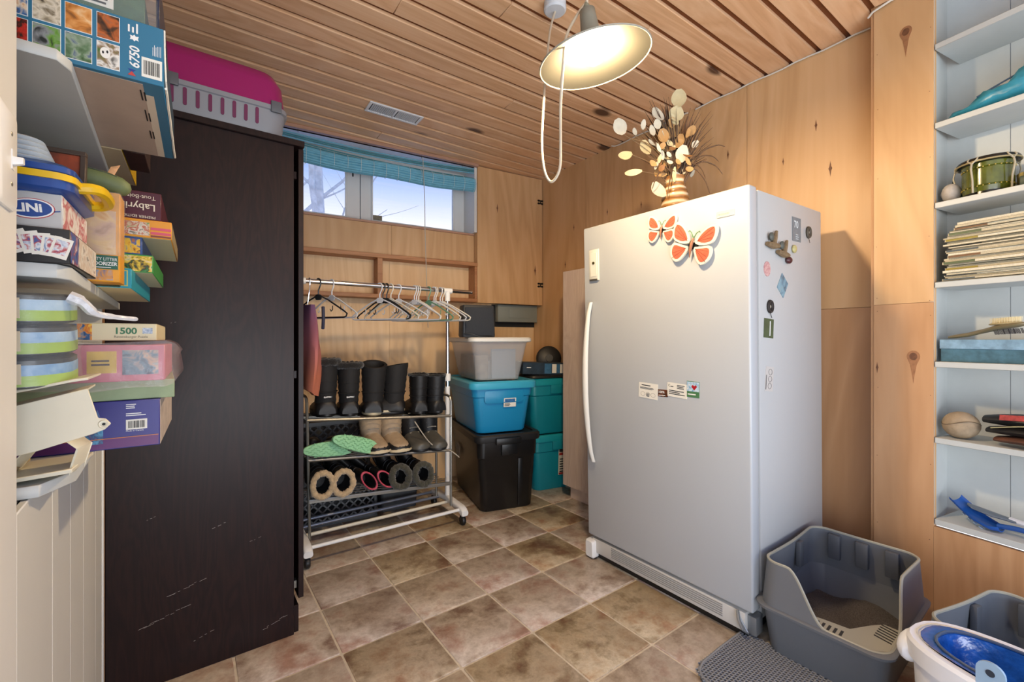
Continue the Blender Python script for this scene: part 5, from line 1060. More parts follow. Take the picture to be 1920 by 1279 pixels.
fplate(o, d2, w2-.110, w2-.070, .016, .056, mat('toy_yellow', 'd0b03a', .4, noise=(30, .2)), 'burst'); fplate(o, d2, w2-.062, w2-.010, .012, .058, multi('toy_window', ['2c4a60', '5c8294', 'c9a890', '86a0a8'], 40), 'picture'); lines('print', ink, o, (w2-.104, -d2-.0008, .03), fX, fZ, .028, .014, 2)
rings = []
for x_, s_ in ((-.06, 1.02), (.0, 1.03), (.05, 1.05), (.10, 1.06), (.149, 1.05), (.162, .92), (.170, .6)):
    rings.append([(x_+.004*math.sin(5*k), (d2+.006)*s_*c_, .033+(.038+.003*math.sin(7*k+x_*40))*s_*q) for k, (c_, q) in enumerate(((-1, -1.15), (-1.03, -.3), (-1.0, .5), (-.97, 1.0), (-.3, 1.06), (.4, 1.05), (1, 1), (1.03, 0), (1, -1), (.3, -1.08), (-.4, -1.12)))])
MB().loft(rings).build('plastic_bag', film('bag_clear', 'e4d4da', .2, .08), o)
o, w2, d2, h = carton('puzzle_box', 'cream 1500 piece puzzle box on top of the pink toy box', -.36, -.066, 1.10, 1.38, 1.0965, 1.128, mat('cream_puzzle', 'cfc5a4', .5), GB)
fplate(o, d2, -w2, w2-.092, .001, .0305, multi('autumn_print', ['20406a', '2c5a8a', 'd08a28', 'c05a20', 'e0b040'], 70), 'picture'); gpr = mat('green_print2', '2f6a48', .5)
text('1500', .0165, gpr, o, (w2-.062, -d2-.0003, .0125), fX, fZ, bold=.0005); text('Ravensburger Puzzle', .0062, mat('grey_print', '6a6458', .5), o, (w2-.062, -d2-.0003, .005), fX, fZ, sx=.95); fplate(o, d2, w2-.021, w2-.006, .013, .024, mat('logo_square', '2a5a8c', .4, noise=(200, .4, 'd0d8e0')), 'logo')
MB().obox((-w2, -d2, h), (2*w2, 0, 0), (0, 2*d2, 0), (0, 0, .0006)).build('lid_top', mat('cream_puzzle', 'cfc5a4', .5), o)

# ================================================================== CAT CARRIER on the wardrobe
cc = thing('cat_carrier', 'cat carrier with magenta top and grey base on the wardrobe', 'pet carrier', (.03, 2.02, WZ+.0225), (0, 0, R(1.2)))
mag = mat('carrier_magenta', '9c1f66', .35); cgr = mat('carrier_grey', '8d8f96', .4); csl = mat('carrier_slot_dark', '6a1a4a', .5)
LX, LY = .50, .34
def ring_(w_, d_, z, r=.06): return [(a, b, z) for a, b in rr(w_, d_, r, 6)]
MB().loft([ring_(LX-.06, LY-.05, 0), ring_(LX-.05, LY-.04, .006), ring_(LX-.03, LY-.02, .05), ring_(LX-.015, LY-.01, .115), ring_(LX, LY, .118), ring_(LX, LY, .134)]).build('base_shell', cgr, cc)
MB().loft([ring_(LX-.004, LY-.004, .135), ring_(LX-.02, LY-.012, .15), ring_(LX-.035, LY-.022, .22), ring_(LX-.075, LY-.06, .262), ring_(LX-.16, LY-.14, .285), ring_(LX-.22, LY-.20, .288)]).build('top_shell', mag, cc)
for i in range(11):
    x = -.212+.0355*i
    MB().loft([[(x+a, -LY/2+.0135-.005*(b+.03)/.058-d, .083+b) for a, b in rr(.011, .058, .0054, 3)] for d in (0, .0062)]).build('vent_slot', csl, cc)
    MB().loft([[(x+a, -LY/2+.0115+.0045*(b+.02)/.04-d, .178+b) for a, b in rr(.011, .040, .0054, 3)] for d in (0, .0045)]).build('vent_slot', mat('carrier_slot_grey', '8a4a74', .5), cc)
for x in (-.105, .205): B(x-.018, x+.018, -LY/2-.006, -LY/2+.004, .108, .150).build('latch', mat('latch_grey', '5e6066', .45), cc, bevel=.003)
MB().tube(curve([(-.24, -LY/2+.018, .052), (-.05, -LY/2+.016, .050), (.10, -LY/2+.015, .040), (.18, -LY/2+.016, .018), (.205, -LY/2+.02, .002)], 6), .0016, 5).build('moulded_line', mat('latch_grey', '5e6066', .45), cc)
MB().tube(curve([(.10, 0, .287), (.09, 0, .315), (.0, 0, .325), (-.09, 0, .315), (-.10, 0, .287)], 6), .010, 8).build('handle', mag, cc)
# ================================================================== VASE AND DRIED FLOWERS on the freezer
vz = 1.6455
vc = Vector((1.86, 1.262)); vzz = (FM @ Vector((.24, .48, 1.646))).z
va = thing('vase', 'brown and cream striped pottery vase on top of the freezer', 'vase', (vc.x, vc.y, vzz))
def vase_mat():
    m, nt, b = base_mat('striped_glaze'); L = nt.links.new; b.inputs['Roughness'].default_value = .25
    tc = N(nt, 'ShaderNodeTexCoord'); wv = N(nt, 'ShaderNodeTexWave', Scale=9.0, Distortion=2.0); wv.bands_direction = 'Z'; L(tc.outputs['Object'], wv.inputs['Vector'])
    r = N(nt, 'ShaderNodeValToRGB'); L(wv.outputs['Fac'], r.inputs[0]); e = r.color_ramp.elements; e[0].color = lin('7d5632'); e[1].color = lin('d2c4ae'); k = e.new(.5); k.color = lin('a67c4a'); L(r.outputs[0], b.inputs['Base Color']); return m
prof = [(.040, 0)]+[(.046+.018*math.sin(PI*min(1, t*1.15))+.0016*math.cos(t*75), .004+.19*t) for t in [k/44 for k in range(45)]]
prof[-1] = (.046, .196); MB().lathe(prof+[(.049, .205), (.050, .215), (.044, .214), (.038, .18)], 32).build('body', vase_mat(), va)
bq = thing('dried_bouquet', 'bunch of dried eucalyptus, leaves and grasses in the striped vase', 'dried flowers', (vc.x, vc.y, vzz+.19))
rs = random.Random(21)
camR = Vector((math.cos(R(35.5)), -math.sin(R(35.5)), 0)); camF = cam_f
def P3(a, f, z): return camR*a+camF*f+Vector((0, 0, z))
lfm = [mat('leaf_cream', 'cbbd94', .6, noise=(30, .12)), mat('leaf_buff', 'b58e5c', .65, noise=(30, .15)), mat('leaf_pale', 'd3ccb8', .6, noise=(30, .1)), mat('leaf_brown', '8a6038', .65, noise=(30, .2))]
def leaf_mesh(w_, l_, curl):
    rings = []
    mb = MB(); n = 7; rows = []
    for i in range(n):
        t = i/(n-1); hw = w_/2*math.sin(PI*(.06+.88*t))**.7; rows.append([(-hw, t*l_, curl*(t-.5)**2*4+.18*hw), (0, t*l_, curl*(t-.5)**2*4), (hw, t*l_, curl*(t-.5)**2*4+.18*hw)])
    for r_ in rows: mb.v += r_
    for i in range(n-1):
        for j in range(2): a = i*3+j; mb.f.append((a, a+1, a+4, a+3))
    k = len(mb.v); mb.v += [(x, y, z-.0008) for x, y, z in mb.v[:k]]; mb.f += [tuple(i+k for i in f[::-1]) for f in mb.f[:]]
    me = mb.mesh('leaf', smooth=True, ang=80); return me
LM = {}
def leaf(pos, axis, w_, l_, mi, face=None):
    key = (round(w_, 3), round(l_, 3), mi)
    if key not in LM: me = leaf_mesh(w_, l_, l_*.12); me.materials.append(lfm[mi]); LM[key] = me
    a = Vector(axis).normalized(); nrm = Vector(face) if face else -camF+Vector((rs.uniform(-.4, .4), rs.uniform(-.4, .4), rs.uniform(-.2, .5)))
    x = a.cross(nrm); x.normalize(); nrm = x.cross(a); M = Matrix((x, a, nrm)).transposed().to_4x4(); M.translation = Vector(pos)
    o = link('leaf', LM[key], bq); o.matrix_local = M; return o
def stem(pts, r=.0022, m=None):
    MB().tube(curve([Vector(p) for p in pts], 5), r, 5).build('stem', m or mat('stem_brown', '7b6244', .7), bq)
# big round leaves seen in the photo (a = right, z = up)
stem([P3(0, 0, -.1), P3(.0, 0, .1), P3(.005, -.02, .25), P3(.006, -.03, .36)])
leaf(P3(.006, -.03, .345), (0, 0, 1), .070, .084, 0); leaf(P3(-.018, -.03, .28), P3(.3, 0, 1), .072, .072, 0); leaf(P3(-.035, -.03, .25), P3(.2, 0, 1), .040, .050, 1)
stem([P3(-.01, 0, -.1), P3(-.05, -.02, .08), P3(-.13, -.03, .17), P3(-.235, -.04, .20)])
BS = 1.25
for a_, z_, ax, w_, l_, mi in ((-.225, .175, (-.5, .8), .050, .060, 2), (-.185, .105, (-.7, -.2), .040, .055, 0), (-.120, .10, (-.2, .8), .046, .062, 0), (-.15, .03, (-.9, -.2), .024, .070, 0), (-.095, -.015, (.3, -.6), .064, .070, 2), (.005, .06, (.2, .8), .048, .066, 2), (-.055, .14, (-.2, 1), .040, .055, 1), (-.02, .17, (.2, 1), .050, .064, 1), (.0, .12, (.3, 1), .036, .06, 1), (.04, .17, (.5, .8), .032, .044, 1), (-.08, .20, (-.3, .9), .028, .036, 2), (.0, .22, (-.6, .8), .026, .05, 0), (.06, .13, (.6, .6), .024, .034, 2), (-.10, .17, (-.2, 1), .022, .044, 2), (-.15, .19, (.1, 1), .020, .036, 2), (-.17, .18, (-.2, 1), .018, .03, 2), (-.04, .06, (-.6, .5), .035, .044, 1), (-.09, .05, (-.8, .5), .022, .03, 1), (.03, .02, (.2, .9), .018, .05, 2), (-.02, -.02, (0, 1), .016, .055, 0), (-.07, .23, (-.4, .8), .05, .06, 2)):
    f_ = rs.uniform(-.06, .0); a_, z_ = a_*1.15, z_*1.15+.012; leaf(P3(a_, f_, z_), P3(ax[0], rs.uniform(-.2, .2), ax[1]), w_*BS, l_*BS, mi); stem([P3(0, 0, -.06), P3(a_*.4, f_*.4, z_*.55), P3(a_, f_, z_)], .0014)
for k in range(40):   # small pods and leaflets
    a_, z_ = rs.uniform(-.12, .08), rs.uniform(.02, .20); leaf(P3(a_, rs.uniform(-.07, .03), z_), P3(rs.uniform(-1, 1), 0, rs.uniform(0, 1)), *rs.choice(((.02, .03), (.026, .036), (.018, .044))), rs.choice((0, 1, 1, 2, 3)))
for a0, a1, z1 in ((.02, .055, .33), (.03, .075, .30), (.0, -.12, .26)):   # broad brown strap leaves
    leaf(P3(a0*1.2, .02, .1), P3(a1-a0, 0, z1-.1), .032, .22, 3)
gb = MB(); 
for k in range(170):
    sp_ = rs.uniform(.0, .17) if k < 55 else rs.uniform(-.13, .0); z_ = rs.uniform(.20, .43)-abs(sp_)*.4; f_ = rs.uniform(-.05, .09)
    gb.tube([P3(rs.uniform(-.02, .02), 0, -.08), P3(sp_*.35+.01, f_*.4, z_*.45), P3(sp_*.75, f_*.8, z_*.8), P3(sp_*1.08, f_, z_)], [.0024, .0028, .0022, .0006], 4)
for sp_, z_ in ((.20, .02), (.14, -.07), (.18, .08), (-.06, -.09), (.12, .0), (-.13, -.05), (.21, .15)):
    gb.tube(curve([P3(.02, -.03, -.03), P3(sp_*.45, -.05, z_*.3+.07), P3(sp_*.8, -.06, z_*.7+.05), P3(sp_, -.06, z_)], 5), [.0035]*6+[.003]*5+[.002]*4+[.0008], 5)
gb.build('grass_blades', mat('grass_brown', '523c2b', .7, noise=(20, .25)), bq)['kind'] = 'stuff'
# ================================================================== RIGHT BOOKCASE CONTENTS (frame of the angled panel)
def inbc(name, label, cat, x, y, z, rz=0, group=None, rx=0, ry=0):
    M = Matrix.Translation((2.31, .62, 0)) @ Matrix.Rotation(AP, 4, 'Z') @ Matrix.Translation((x, y, z)) @ Matrix.Rotation(rz, 4, 'Z') @ Matrix.Rotation(ry, 4, 'Y') @ Matrix.Rotation(rx, 4, 'X')
    return thing(name, label, cat, M.to_translation(), M.to_euler(), group)
# crumpled turquoise bag, second shelf
bagm = mat('turquoise_film', '2f8aa6', .3, noise=(14, .3), bump=(20, .8))
o = inbc('plastic_bag', 'crumpled turquoise plastic bag on the second shelf of the bookcase', 'bag', .09, -.22, 1.9165)
rs = random.Random(4); rings = []
for i in range(14):
    t = i/13; y = -.005-.36*t; hz = .02+.115*min(1, t*1.4)+.012*math.sin(i*1.9); wx = .075*(.55+.45*min(1, t*4))
    rings.append([(wx*math.cos(a)*(1+rs.uniform(-.08, .08)), y+rs.uniform(-.006, .006)+.02*math.sin(a*3), max(0, (.5+.5*math.sin(a)))*hz*(1+rs.uniform(-.10, .10))) for a in [2*PI*k/20 for k in range(20)]])
MB().loft(rings).build('bag_body', bagm, o, ang=70)
mb = MB().loft([[(x_+.012*math.cos(a), -.19+.018*math.cos(a)-.02*t, .125+.06*t+.014*math.sin(a)) for a in [2*PI*k/8 for k in range(8)]] for t, x_ in ((0, 0), (.5, .0), (1, .01))]); mb.build('bag_knot', bagm, o)
MB().tube(curve([(-.06, -.08, .055), (-.05, -.16, .085), (-.045, -.26, .115), (-.04, -.34, .13)], 6), .003, 5).build('dark_fold', mat('fold_navy', '23405c', .4), o)
# olive drum with wire loops, third shelf
o = inbc('drum_pot', 'olive green drum-shaped tin with black lid and wire hooks on the bookcase', 'pot', .075, -.315, 1.6145, R(20))
olv = mat('olive_glaze', '5d6418', .18, noise=(24, .3, '3a3e10'), coat=.5); blg = mat('black_glaze', '121210', .2); gold = mat('gold_dots', 'b9a24c', .35, .4); wirem = mat('bone_wire', 'a49c88', .4)
MB().lathe([(.058, 0), (.062, .004), (.064, .012), (.066, .028), (.063, .031), (.066, .034), (.067, .07), (.067, .092), (.064, .095), (.068, .098), (.069, .115)], 40).build('body', olv, o)
MB().lathe([(.060, -.0005), (.066, .0), (.066, .010), (.064, .011)], 40).build('base_band', blg, o)
MB().lathe([(.070, .112), (.081, .115), (.082, .119), (.082, .124), (.078, .130), (.03, .133), (.0001, .133)], 40).build('lid', blg, o); MB().tube([(.082*math.cos(2*PI*k/40), .082*math.sin(2*PI*k/40), .1165) for k in range(40)], .003, 6, closed=True).build('hoop', mat('hoop_wood', '9a8a62', .4), o)
for k in range(28):
    for z_ in (.030, .096): MB().ball((.0672*math.cos(2*PI*k/28), .0672*math.sin(2*PI*k/28), z_), .0024, 6, 4).build('gold_dot', gold, o)
for k in range(5):
    a = R(150+72*k); c_, s_ = math.cos(a), math.sin(a); r1 = .086
    MB().tube([((r1-.012)*c_, (r1-.012)*s_, .118), (r1*c_, r1*s_, .108), ((r1+.004)*c_, (r1+.004)*s_, .09), ((r1-.004)*c_, (r1-.004)*s_, .05), ((r1-.006)*c_, (r1-.006)*s_, .006)], .003, 6).build('wire_hook', wirem, o)
    for q in (-1, 1): b_ = a+q*.16; MB().tube([(r1*c_, r1*s_, .108), (.084*math.cos(b_), .084*math.sin(b_), .122), (.078*math.cos(b_), .078*math.sin(b_), .13)], .0026, 6).build('wire_fork', wirem, o)
o = inbc('garlic_ornament', 'crumpled white paper ball beside the olive tin', 'ornament', .055, -.222, 1.6145)
rs = random.Random(9); rings = [[(.032*math.sin(th)*(1+rs.uniform(-.06, .06))*math.cos(2*PI*k/14), .028*math.sin(th)*(1+rs.uniform(-.06, .06))*math.sin(2*PI*k/14), .036-.036*math.cos(th)) for k in range(14)] for th in [PI*i/10 for i in range(1, 10)]]
MB().loft(rings).build('ball', mat('crumpled_white', 'a9a39e', .6, noise=(26, .25), bump=(40, .8)), o)
o = inbc('leaf_shard', 'dark green pointed glass piece standing in the shelf corner', 'ornament', .125, -.205, 1.6145)
MB().prism([(0, 0), (-.035, .01), (-.05, .05), (-.012, .055), (.0, .105), (.012, .06), (.012, .0)], -.004, .004, lambda a, b, d: (d, a, b)).build('blade', mat('deep_green_glass', '17382e', .2), o)
o = inbc('straw_basket', 'small straw-coloured basket behind the olive tin', 'basket', .120, -.43, 1.6145)
MB().lathe([(.045, 0), (.052, .03), (.055, .06), (.05, .062), (.045, .03)], 24).build('bowl', mat('straw', 'b5a46a', .8, noise=(70, .35), bump=(90, .8)), o); 
o = inbc('green_tray', 'dark green tray at the right end of the third shelf', 'tray', .05, -.50, 1.6145); B(-.04, .09, -.09, .09, 0, .032).build('tray_body', mat('dark_green_box', '23382e', .4), o, bevel=.003)
# magazines, fourth shelf: each one its own thing
cols = ['b7ab8e', 'c9bfa6', '8e8a78', 'a39a80', 'd4ccb8', '6f7064', 'bfb398', 'cdc5b0', '9c9680', '4a5048', 'c3b595', 'aaa189']
rs = random.Random(31); z = 1.3135; k = 0
descr = ['lowest magazine of the pile on the fourth shelf', 'topmost magazine of the pile on the fourth shelf']
heights = []
while z < 1.525:
    t = rs.choice((.0035, .005, .0065, .008, .009)); y0 = -.215-.022*rs.random()-(.028 if z > 1.50 else 0)-(0 if z > 1.32 else -.015); x0 = -.002+.02*rs.random()
    heights.append((z, t, y0, x0)); z += t+.0004
words = ['first', 'second', 'third', 'fourth', 'fifth', 'sixth', 'seventh', 'eighth', 'ninth', 'tenth', 'eleventh', 'twelfth', 'thirteenth', 'fourteenth', 'fifteenth', 'sixteenth', 'seventeenth', 'eighteenth', 'nineteenth', 'twentieth']
nmag = len(heights)
for i, (z, t, y0, x0) in enumerate(heights):
    if i < nmag/2: lab = 'yellowed magazine, %s from the bottom of the bookcase pile' % words[i]
    else: lab = 'yellowed magazine, %s from the top of the bookcase pile' % words[nmag-1-i]
    o = inbc('magazine', lab, 'magazine', x0, y0, z, R(rs.uniform(-2, 2)), 'old magazines piled in the bookcase')
    B(.001, .165, -.28, -.001, .0005, t-.0005).build('pages', mat('pages_%d' % (i % 4), ['c9c0a8', 'bdb298', 'd3cbb6', 'b0a58a'][i % 4], .8, noise=(240, .18)), o, smooth=False)
    cm = mat('cover_'+cols[i % 12], cols[i % 12], .4, noise=(50, .25))
    for z0, z1 in ((0, .0006), (t-.0006, t)): B(0, .166, -.281, 0, z0, z1).build('cover', cm, o, smooth=False)
    if i % 3 == 1: B(-.0006, .0, -.09, -.004, .0004, t-.0004).build('spine_print', mat('spine_'+str(i % 5), ['4c5a3c', '3a4a54', '8a7a2c', '6a4a30', '2c2c2c'][i % 5], .5), o, smooth=False)
o = inbc('folder', 'thin white folder sticking out under the magazine pile', 'folder', -.006, -.200, 1.3132); 
o.location.z += .0002; B(0, .12, -.09, 0, -.0002, .0).build('sheet', paper, o, smooth=False)
# blue box and hairbrush, fifth shelf
o = inbc('cardboard_box', 'shallow blue patterned box under the hairbrush', 'box', .03, -.1985, 1.0135)
bxm = mat('teal_marbled', '456a7c', .4, noise=(40, .3)); B(0, .14, -.34, -.003, 0, .055).build('tray', bxm, o, bevel=.001, seg=1); B(-.003, .143, -.343, 0, .048, .083).build('lid', mat('blue_marbled', '7c9cb4', .3, noise=(30, .3)), o, bevel=.001, seg=1)
o = inbc('hairbrush', 'wooden hairbrush with pale bristles lying on the blue box', 'hairbrush', .055, -.215, 1.1005, R(-6), None, R(-4))
hbm = mat('brush_wood', '6f6448', .35, coat=.3); hbd = mat('brush_dark', '2a241e', .35)
rings = []
for y_, wx, hz, zc_ in ((0, .004, .004, .004), (-.02, .010, .007, .006), (-.06, .012, .008, .010), (-.085, .010, .008, .016), (-.105, .017, .008, .020), (-.13, .026, .009, .026), (-.16, .029, .010, .031), (-.19, .025, .009, .034), (-.21, .013, .006, .036), (-.217, .004, .003, .037)):
    rings.append([(wx*math.cos(a), y_, zc_+hz*math.sin(a)) for a in [2*PI*k/14 for k in range(14)]])
MB().loft(rings).build('handle_body', hbm, o); MB().ball((0, -.16, .041), (.023, .045, .006), 16, 8).build('cushion', mat('cushion_cream', 'b5a67e', .6), o)
bt_ = MB(); bd_ = MB()
for i in range(12):
    for j in range(-3, 4):
        y_ = -.125-.0065*i; x_ = .006*j
        if (x_/.022)**2+((y_+.16)/.043)**2 < 1: bt_.tube([(x_, y_, .044), (x_*1.15, y_-.002, .062)], .0007, 4)
        if (x_/.022)**2+((y_+.16)/.043)**2 < 1 and i % 2: bd_.tube([(x_, y_, .022), (x_, y_-.004, .004)], .0009, 4)
bt_.build('bristles', mat('bristle_pale', 'd5c79c', .5), o)['kind'] = 'stuff'; bd_.build('lower_bristles', hbd, o)['kind'] = 'stuff'
# ball and black glove bag, sixth shelf
o = inbc('leather_ball', 'dusty brown leather ball on the sixth bookcase shelf', 'ball', .06, -.248, .7265)
MB().ball((0, 0, .050), (.050, .053, .050), 24, 16).build('ball', mat('dusty_leather', '9c8a72', .8, noise=(26, .22), bump=(70, .5)), o); MB().tube([(.0505*math.cos(R(d))*.98, .0535*math.sin(R(d))*.98, .060+.010*math.sin(R(d*2))) for d in range(0, 360, 12)], .0014, 5, closed=True).build('stitching', mat('stitch_dark', '6a5a48', .8), o)
o = inbc('sports_bag', 'folded black and red sports glove beside the leather ball', 'glove', .055, -.315, .7268)
gl = mat('glove_black', '191818', .45, noise=(24, .3), bump=(30, .6)); gl2 = mat('glove_brown', '5c3a2c', .6, noise=(30, .35), bump=(30, .6))
def slab(y0, y1, z0, hz, hx, m, nm, par):
    rings = []
    for i in range(9):
        t = i/8; s_ = math.sin(PI*(.08+.84*t))**.45; y = y0+(y1-y0)*t
        rings.append([(hx*s_*math.cos(a), y, z0+hz/2+hz/2*s_*math.sin(a)+.006*math.sin(5*t)) for a in [2*PI*k/14 for k in range(14)]])
    return MB().loft(rings).build(nm, m, par)
slab(.0, -.33, .06, .05, .055, gl, 'upper_fold', o); slab(-.01, -.33, .030, .038, .065, gl, 'middle_fold', o); slab(-.03, -.33, .003, .034, .07, gl2, 'lower_fold', o)
MB().obox((-.052, -.05, .092), (0, -.075, .006), (.004, 0, .018), (.001, 0, 0)).build('logo_patch', mat('patch_red', '9a3434', .4, noise=(90, .4)), o)
MB().tube(curve([(-.055, -.03, .062), (-.06, -.10, .078), (-.06, -.18, .088), (-.055, -.3, .090)], 5), .002, 5).build('piping', mat('piping_cream', 'a8a27c', .5), o)
# blue litter scoop, bottom shelf
o = inbc('litter_scoop', 'blue slotted litter scoop with grey handle on the lowest shelf', 'scoop', .06, -.232, .4185, R(-8))
scb = mat('scoop_blue', '1f4f9c', .25); rings = []
for y_, w_, z_ in ((0, .035, .085), (-.03, .038, .060), (-.07, .040, .032), (-.11, .034, .018), (-.13, .020, .020)):
    n = 12; up = [(w_*math.cos(PI+PI*k/n), y_, z_-.016*math.sin(PI*k/n)) for k in range(n+1)]; rings.append(up+[(x, y, z+.0035) for x, y, z in up[::-1]])
MB().loft(rings).build('basket', scb, o)
for i in range(5):
    for q in (-1, 0, 1): MB().obox((q*.017-.004, -.03-.016*i, .055-.0105*i-.0165), (.008, 0, 0), (0, -.008, -.005), (0, 0, -.0025)).build('slot', mat('slot_pale', '9ab0cc', .5), o, smooth=False)
MB().tube(curve([(0, -.12, .022), (0, -.17, .030), (0, -.24, .030), (0, -.32, .026)], 5), .009, 8).build('handle', scb, o)
o = inbc('litter_scoop', 'grey and white slotted scoop lying across the blue one', 'scoop', .075, -.262, .470, R(-4))
MB().loft([[(w_*math.cos(a), y_, z_+.006*math.sin(a)) for a in [2*PI*k/12 for k in range(12)]] for y_, w_, z_ in ((0, .006, .012), (-.02, .022, .006), (-.07, .026, -.002), (-.10, .018, -.004), (-.13, .010, -.006))]).build('blade', mat('scoop_grey', '5f6a78', .4), o); MB().tube(curve([(0, -.11, -.004), (0, -.18, -.010), (0, -.30, -.018)], 5), .010, 8).build('handle', mat('scoop_white', 'c9cbd2', .35), o)

# ================================================================== LITTER BOXES, MAT, PAIL
lg = mat('litter_grey', '6e7278', .42); lgd = mat('litter_grey_dark', '53575d', .45); ldk = mat('litter_rim', 'a6a496', .4)
def litter(name, label, loc, rz, w_, d_, hs, litterc, zf=.165, open_side=1, grate=True):
    """local x = depth away from the camera, local y = to the left; entry at the front right corner"""
    o = thing(name, label, 'litter box', loc, (0, 0, rz))
    def ring(wk, dk, z, r=.05): return [(dk/2*0+d_/2+a*1.0, b, z) for a, b in rr(dk, wk, r, 6)]
    out = [ring(w_-.06, d_-.06, 0), ring(w_-.055, d_-.055, .004), ring(w_-.02, d_-.02, zf-.012), ring(w_-.018, d_-.018, zf-.004), ring(w_+.012, d_+.012, zf-.004), ring(w_+.014, d_+.014, zf+.004), ring(w_+.004, d_+.004, zf+.007)]
    inn = [ring(w_-.024, d_-.024, zf+.006), ring(w_-.03, d_-.03, zf-.02), ring(w_-.066, d_-.066, .008), ring(w_-.07, d_-.07, .006)]
    MB().loft(out+inn).build('pan', lg, o)
    # high shield: follows the rim, height given along the path (tall except at the entry)
    path = rr(d_-.012, w_-.012, .055, 8); n = len(path); q = []
    for a, b in path: q.append((d_/2+a, b))
    # densify
    dense = []
    for i in range(n):
        a, b = q[i], q[(i+1) % n]; L_ = math.hypot(a[0]-b[0], a[1]-b[1]); m_ = max(1, int(L_/.012))
        for k in range(m_): dense.append((a[0]+(b[0]-a[0])*k/m_, a[1]+(b[1]-a[1])*k/m_))
    def sm(t): t = max(0, min(1, t)); return t*t*(3-2*t)
    def top(x, y):
        # front wall (x small): tall on the left (y>0.06), low on the right; right wall (y<0): tall beyond x>0.2
        u = sm((y-(-.02))/.13) if x < d_*.5 else 1.0
        v = sm((x-.10)/.16) if y < 0 else 1.0
        if x < .06 and y < .10: f = sm((y+.03)/.13)
        elif y < -w_/2+.07: f = sm((x-.13)/.13)
        elif x < .06: f = 1.0
        else: f = 1.0
        return zf+.004+(hs-zf)*f
    r_o, r_i, t_o, t_i = [], [], [], []
    N_ = len(dense); rings = []
    cx_, cy_ = d_/2, 0
    for x, y in dense:
        h_ = top(x, y); k = (h_-zf)/(hs-zf+1e-6); ins = .016*k; dx, dy = x-cx_, y-cy_; l = math.hypot(dx, dy); ux_, uy_ = dx/l, dy/l
        rings.append([(x, y, zf+.002), (x-ux_*ins, y-uy_*ins, h_), (x-ux_*(ins+.0035), y-uy_*(ins+.0035), h_+.0012), (x-ux_*(ins+.007), y-uy_*(ins+.007), h_), (x-ux_*.007, y-uy_*.007, zf+.002)])
    MB().loft(rings, closed=True).build('shield', lg, o)
    MB().tube([((r[1][0]+r[3][0])/2, (r[1][1]+r[3][1])/2, r[1][2]+.001) for r in rings], .0048, 6, closed=True).build('shield_rim', ldk, o)
    for k in range(3):
        y = .09-.09*k; B(d_-.052, d_-.030, y-.020, y+.020, hs-.10, hs-.004).build('clip', lgd, o, bevel=.004)
    B(.55*d_, .62*d_, w_/2-.045, w_/2-.027, hs-.10, hs-.004).build('clip', lgd, o, bevel=.004)
    # slotted step at the entry corner
    st_ = MB().prism([(.008, .10), (.055, .09), (.075, .0), (.085, -w_/2+.12), (.16, -w_/2+.085), (.20, -w_/2+.06), (.20, -w_/2+.012), (.05, -w_/2+.012), (.008, -w_/2+.05)], zf-.006, zf+.006, lambda a, b, d: (a, b, d)).build('entry_step', ldk, o, bevel=.002, seg=1)
    for k in range(9):
        y = .075-.0165*k; MB().obox((.020, y, zf+.0062), (.032, .002, 0), (0, -.0075, 0), (0, 0, .0006)).build('step_slot', mat('slot_dark', '2c2d2e', .6), st_, smooth=False)
    for k in range(6):
        x = .095+.016*k; MB().obox((x, -w_/2+.018, zf+.0062), (.006, 0, 0), (.012, .046, 0), (0, 0, .0006)).build('step_slot', mat('slot_dark', '2c2d2e', .6), st_, smooth=False)
    if litterc:
        rs = random.Random(2); nx, ny = 26, 22; mb = MB()
        for i in range(nx):
            for j in range(ny):
                x = .035+(d_-.07)*i/(nx-1); y = (w_-.07)*(j/(ny-1)-.5); z = .075+.018*math.sin(i*.42+1)*math.cos(j*.35)+rs.uniform(-.002, .002)-.02*math.exp(-((x-.2)**2+(y-.05)**2)/.002)
                mb.v.append((x, y, z))
        for i in range(nx-1):
            for j in range(ny-1): a = i*ny+j; mb.f.append((a, a+ny, a+ny+1, a+1))
        k = len(mb.v)
        lo = mb.build('litter', mat('clay_litter', '5a5450', .95, noise=(260, .45), bump=(380, 1.0)), o); lo['kind'] = 'stuff'
        MB().ball((.16, .07, .088), (.020, .026, .010), 10, 6).build('clump', mat('clump_dark', '2f2a24', .95, noise=(90, .4)), o)
    return o
litter('litter_box', 'grey open cat litter box with grey litter beside the freezer', (1.612, .585, 0), R(1.5), .375, .515, .315, True)
lb2 = litter('litter_box', 'second grey litter box partly hidden behind the white pail', (1.60, .175, 0), R(-14), .375, .42, .315, True)
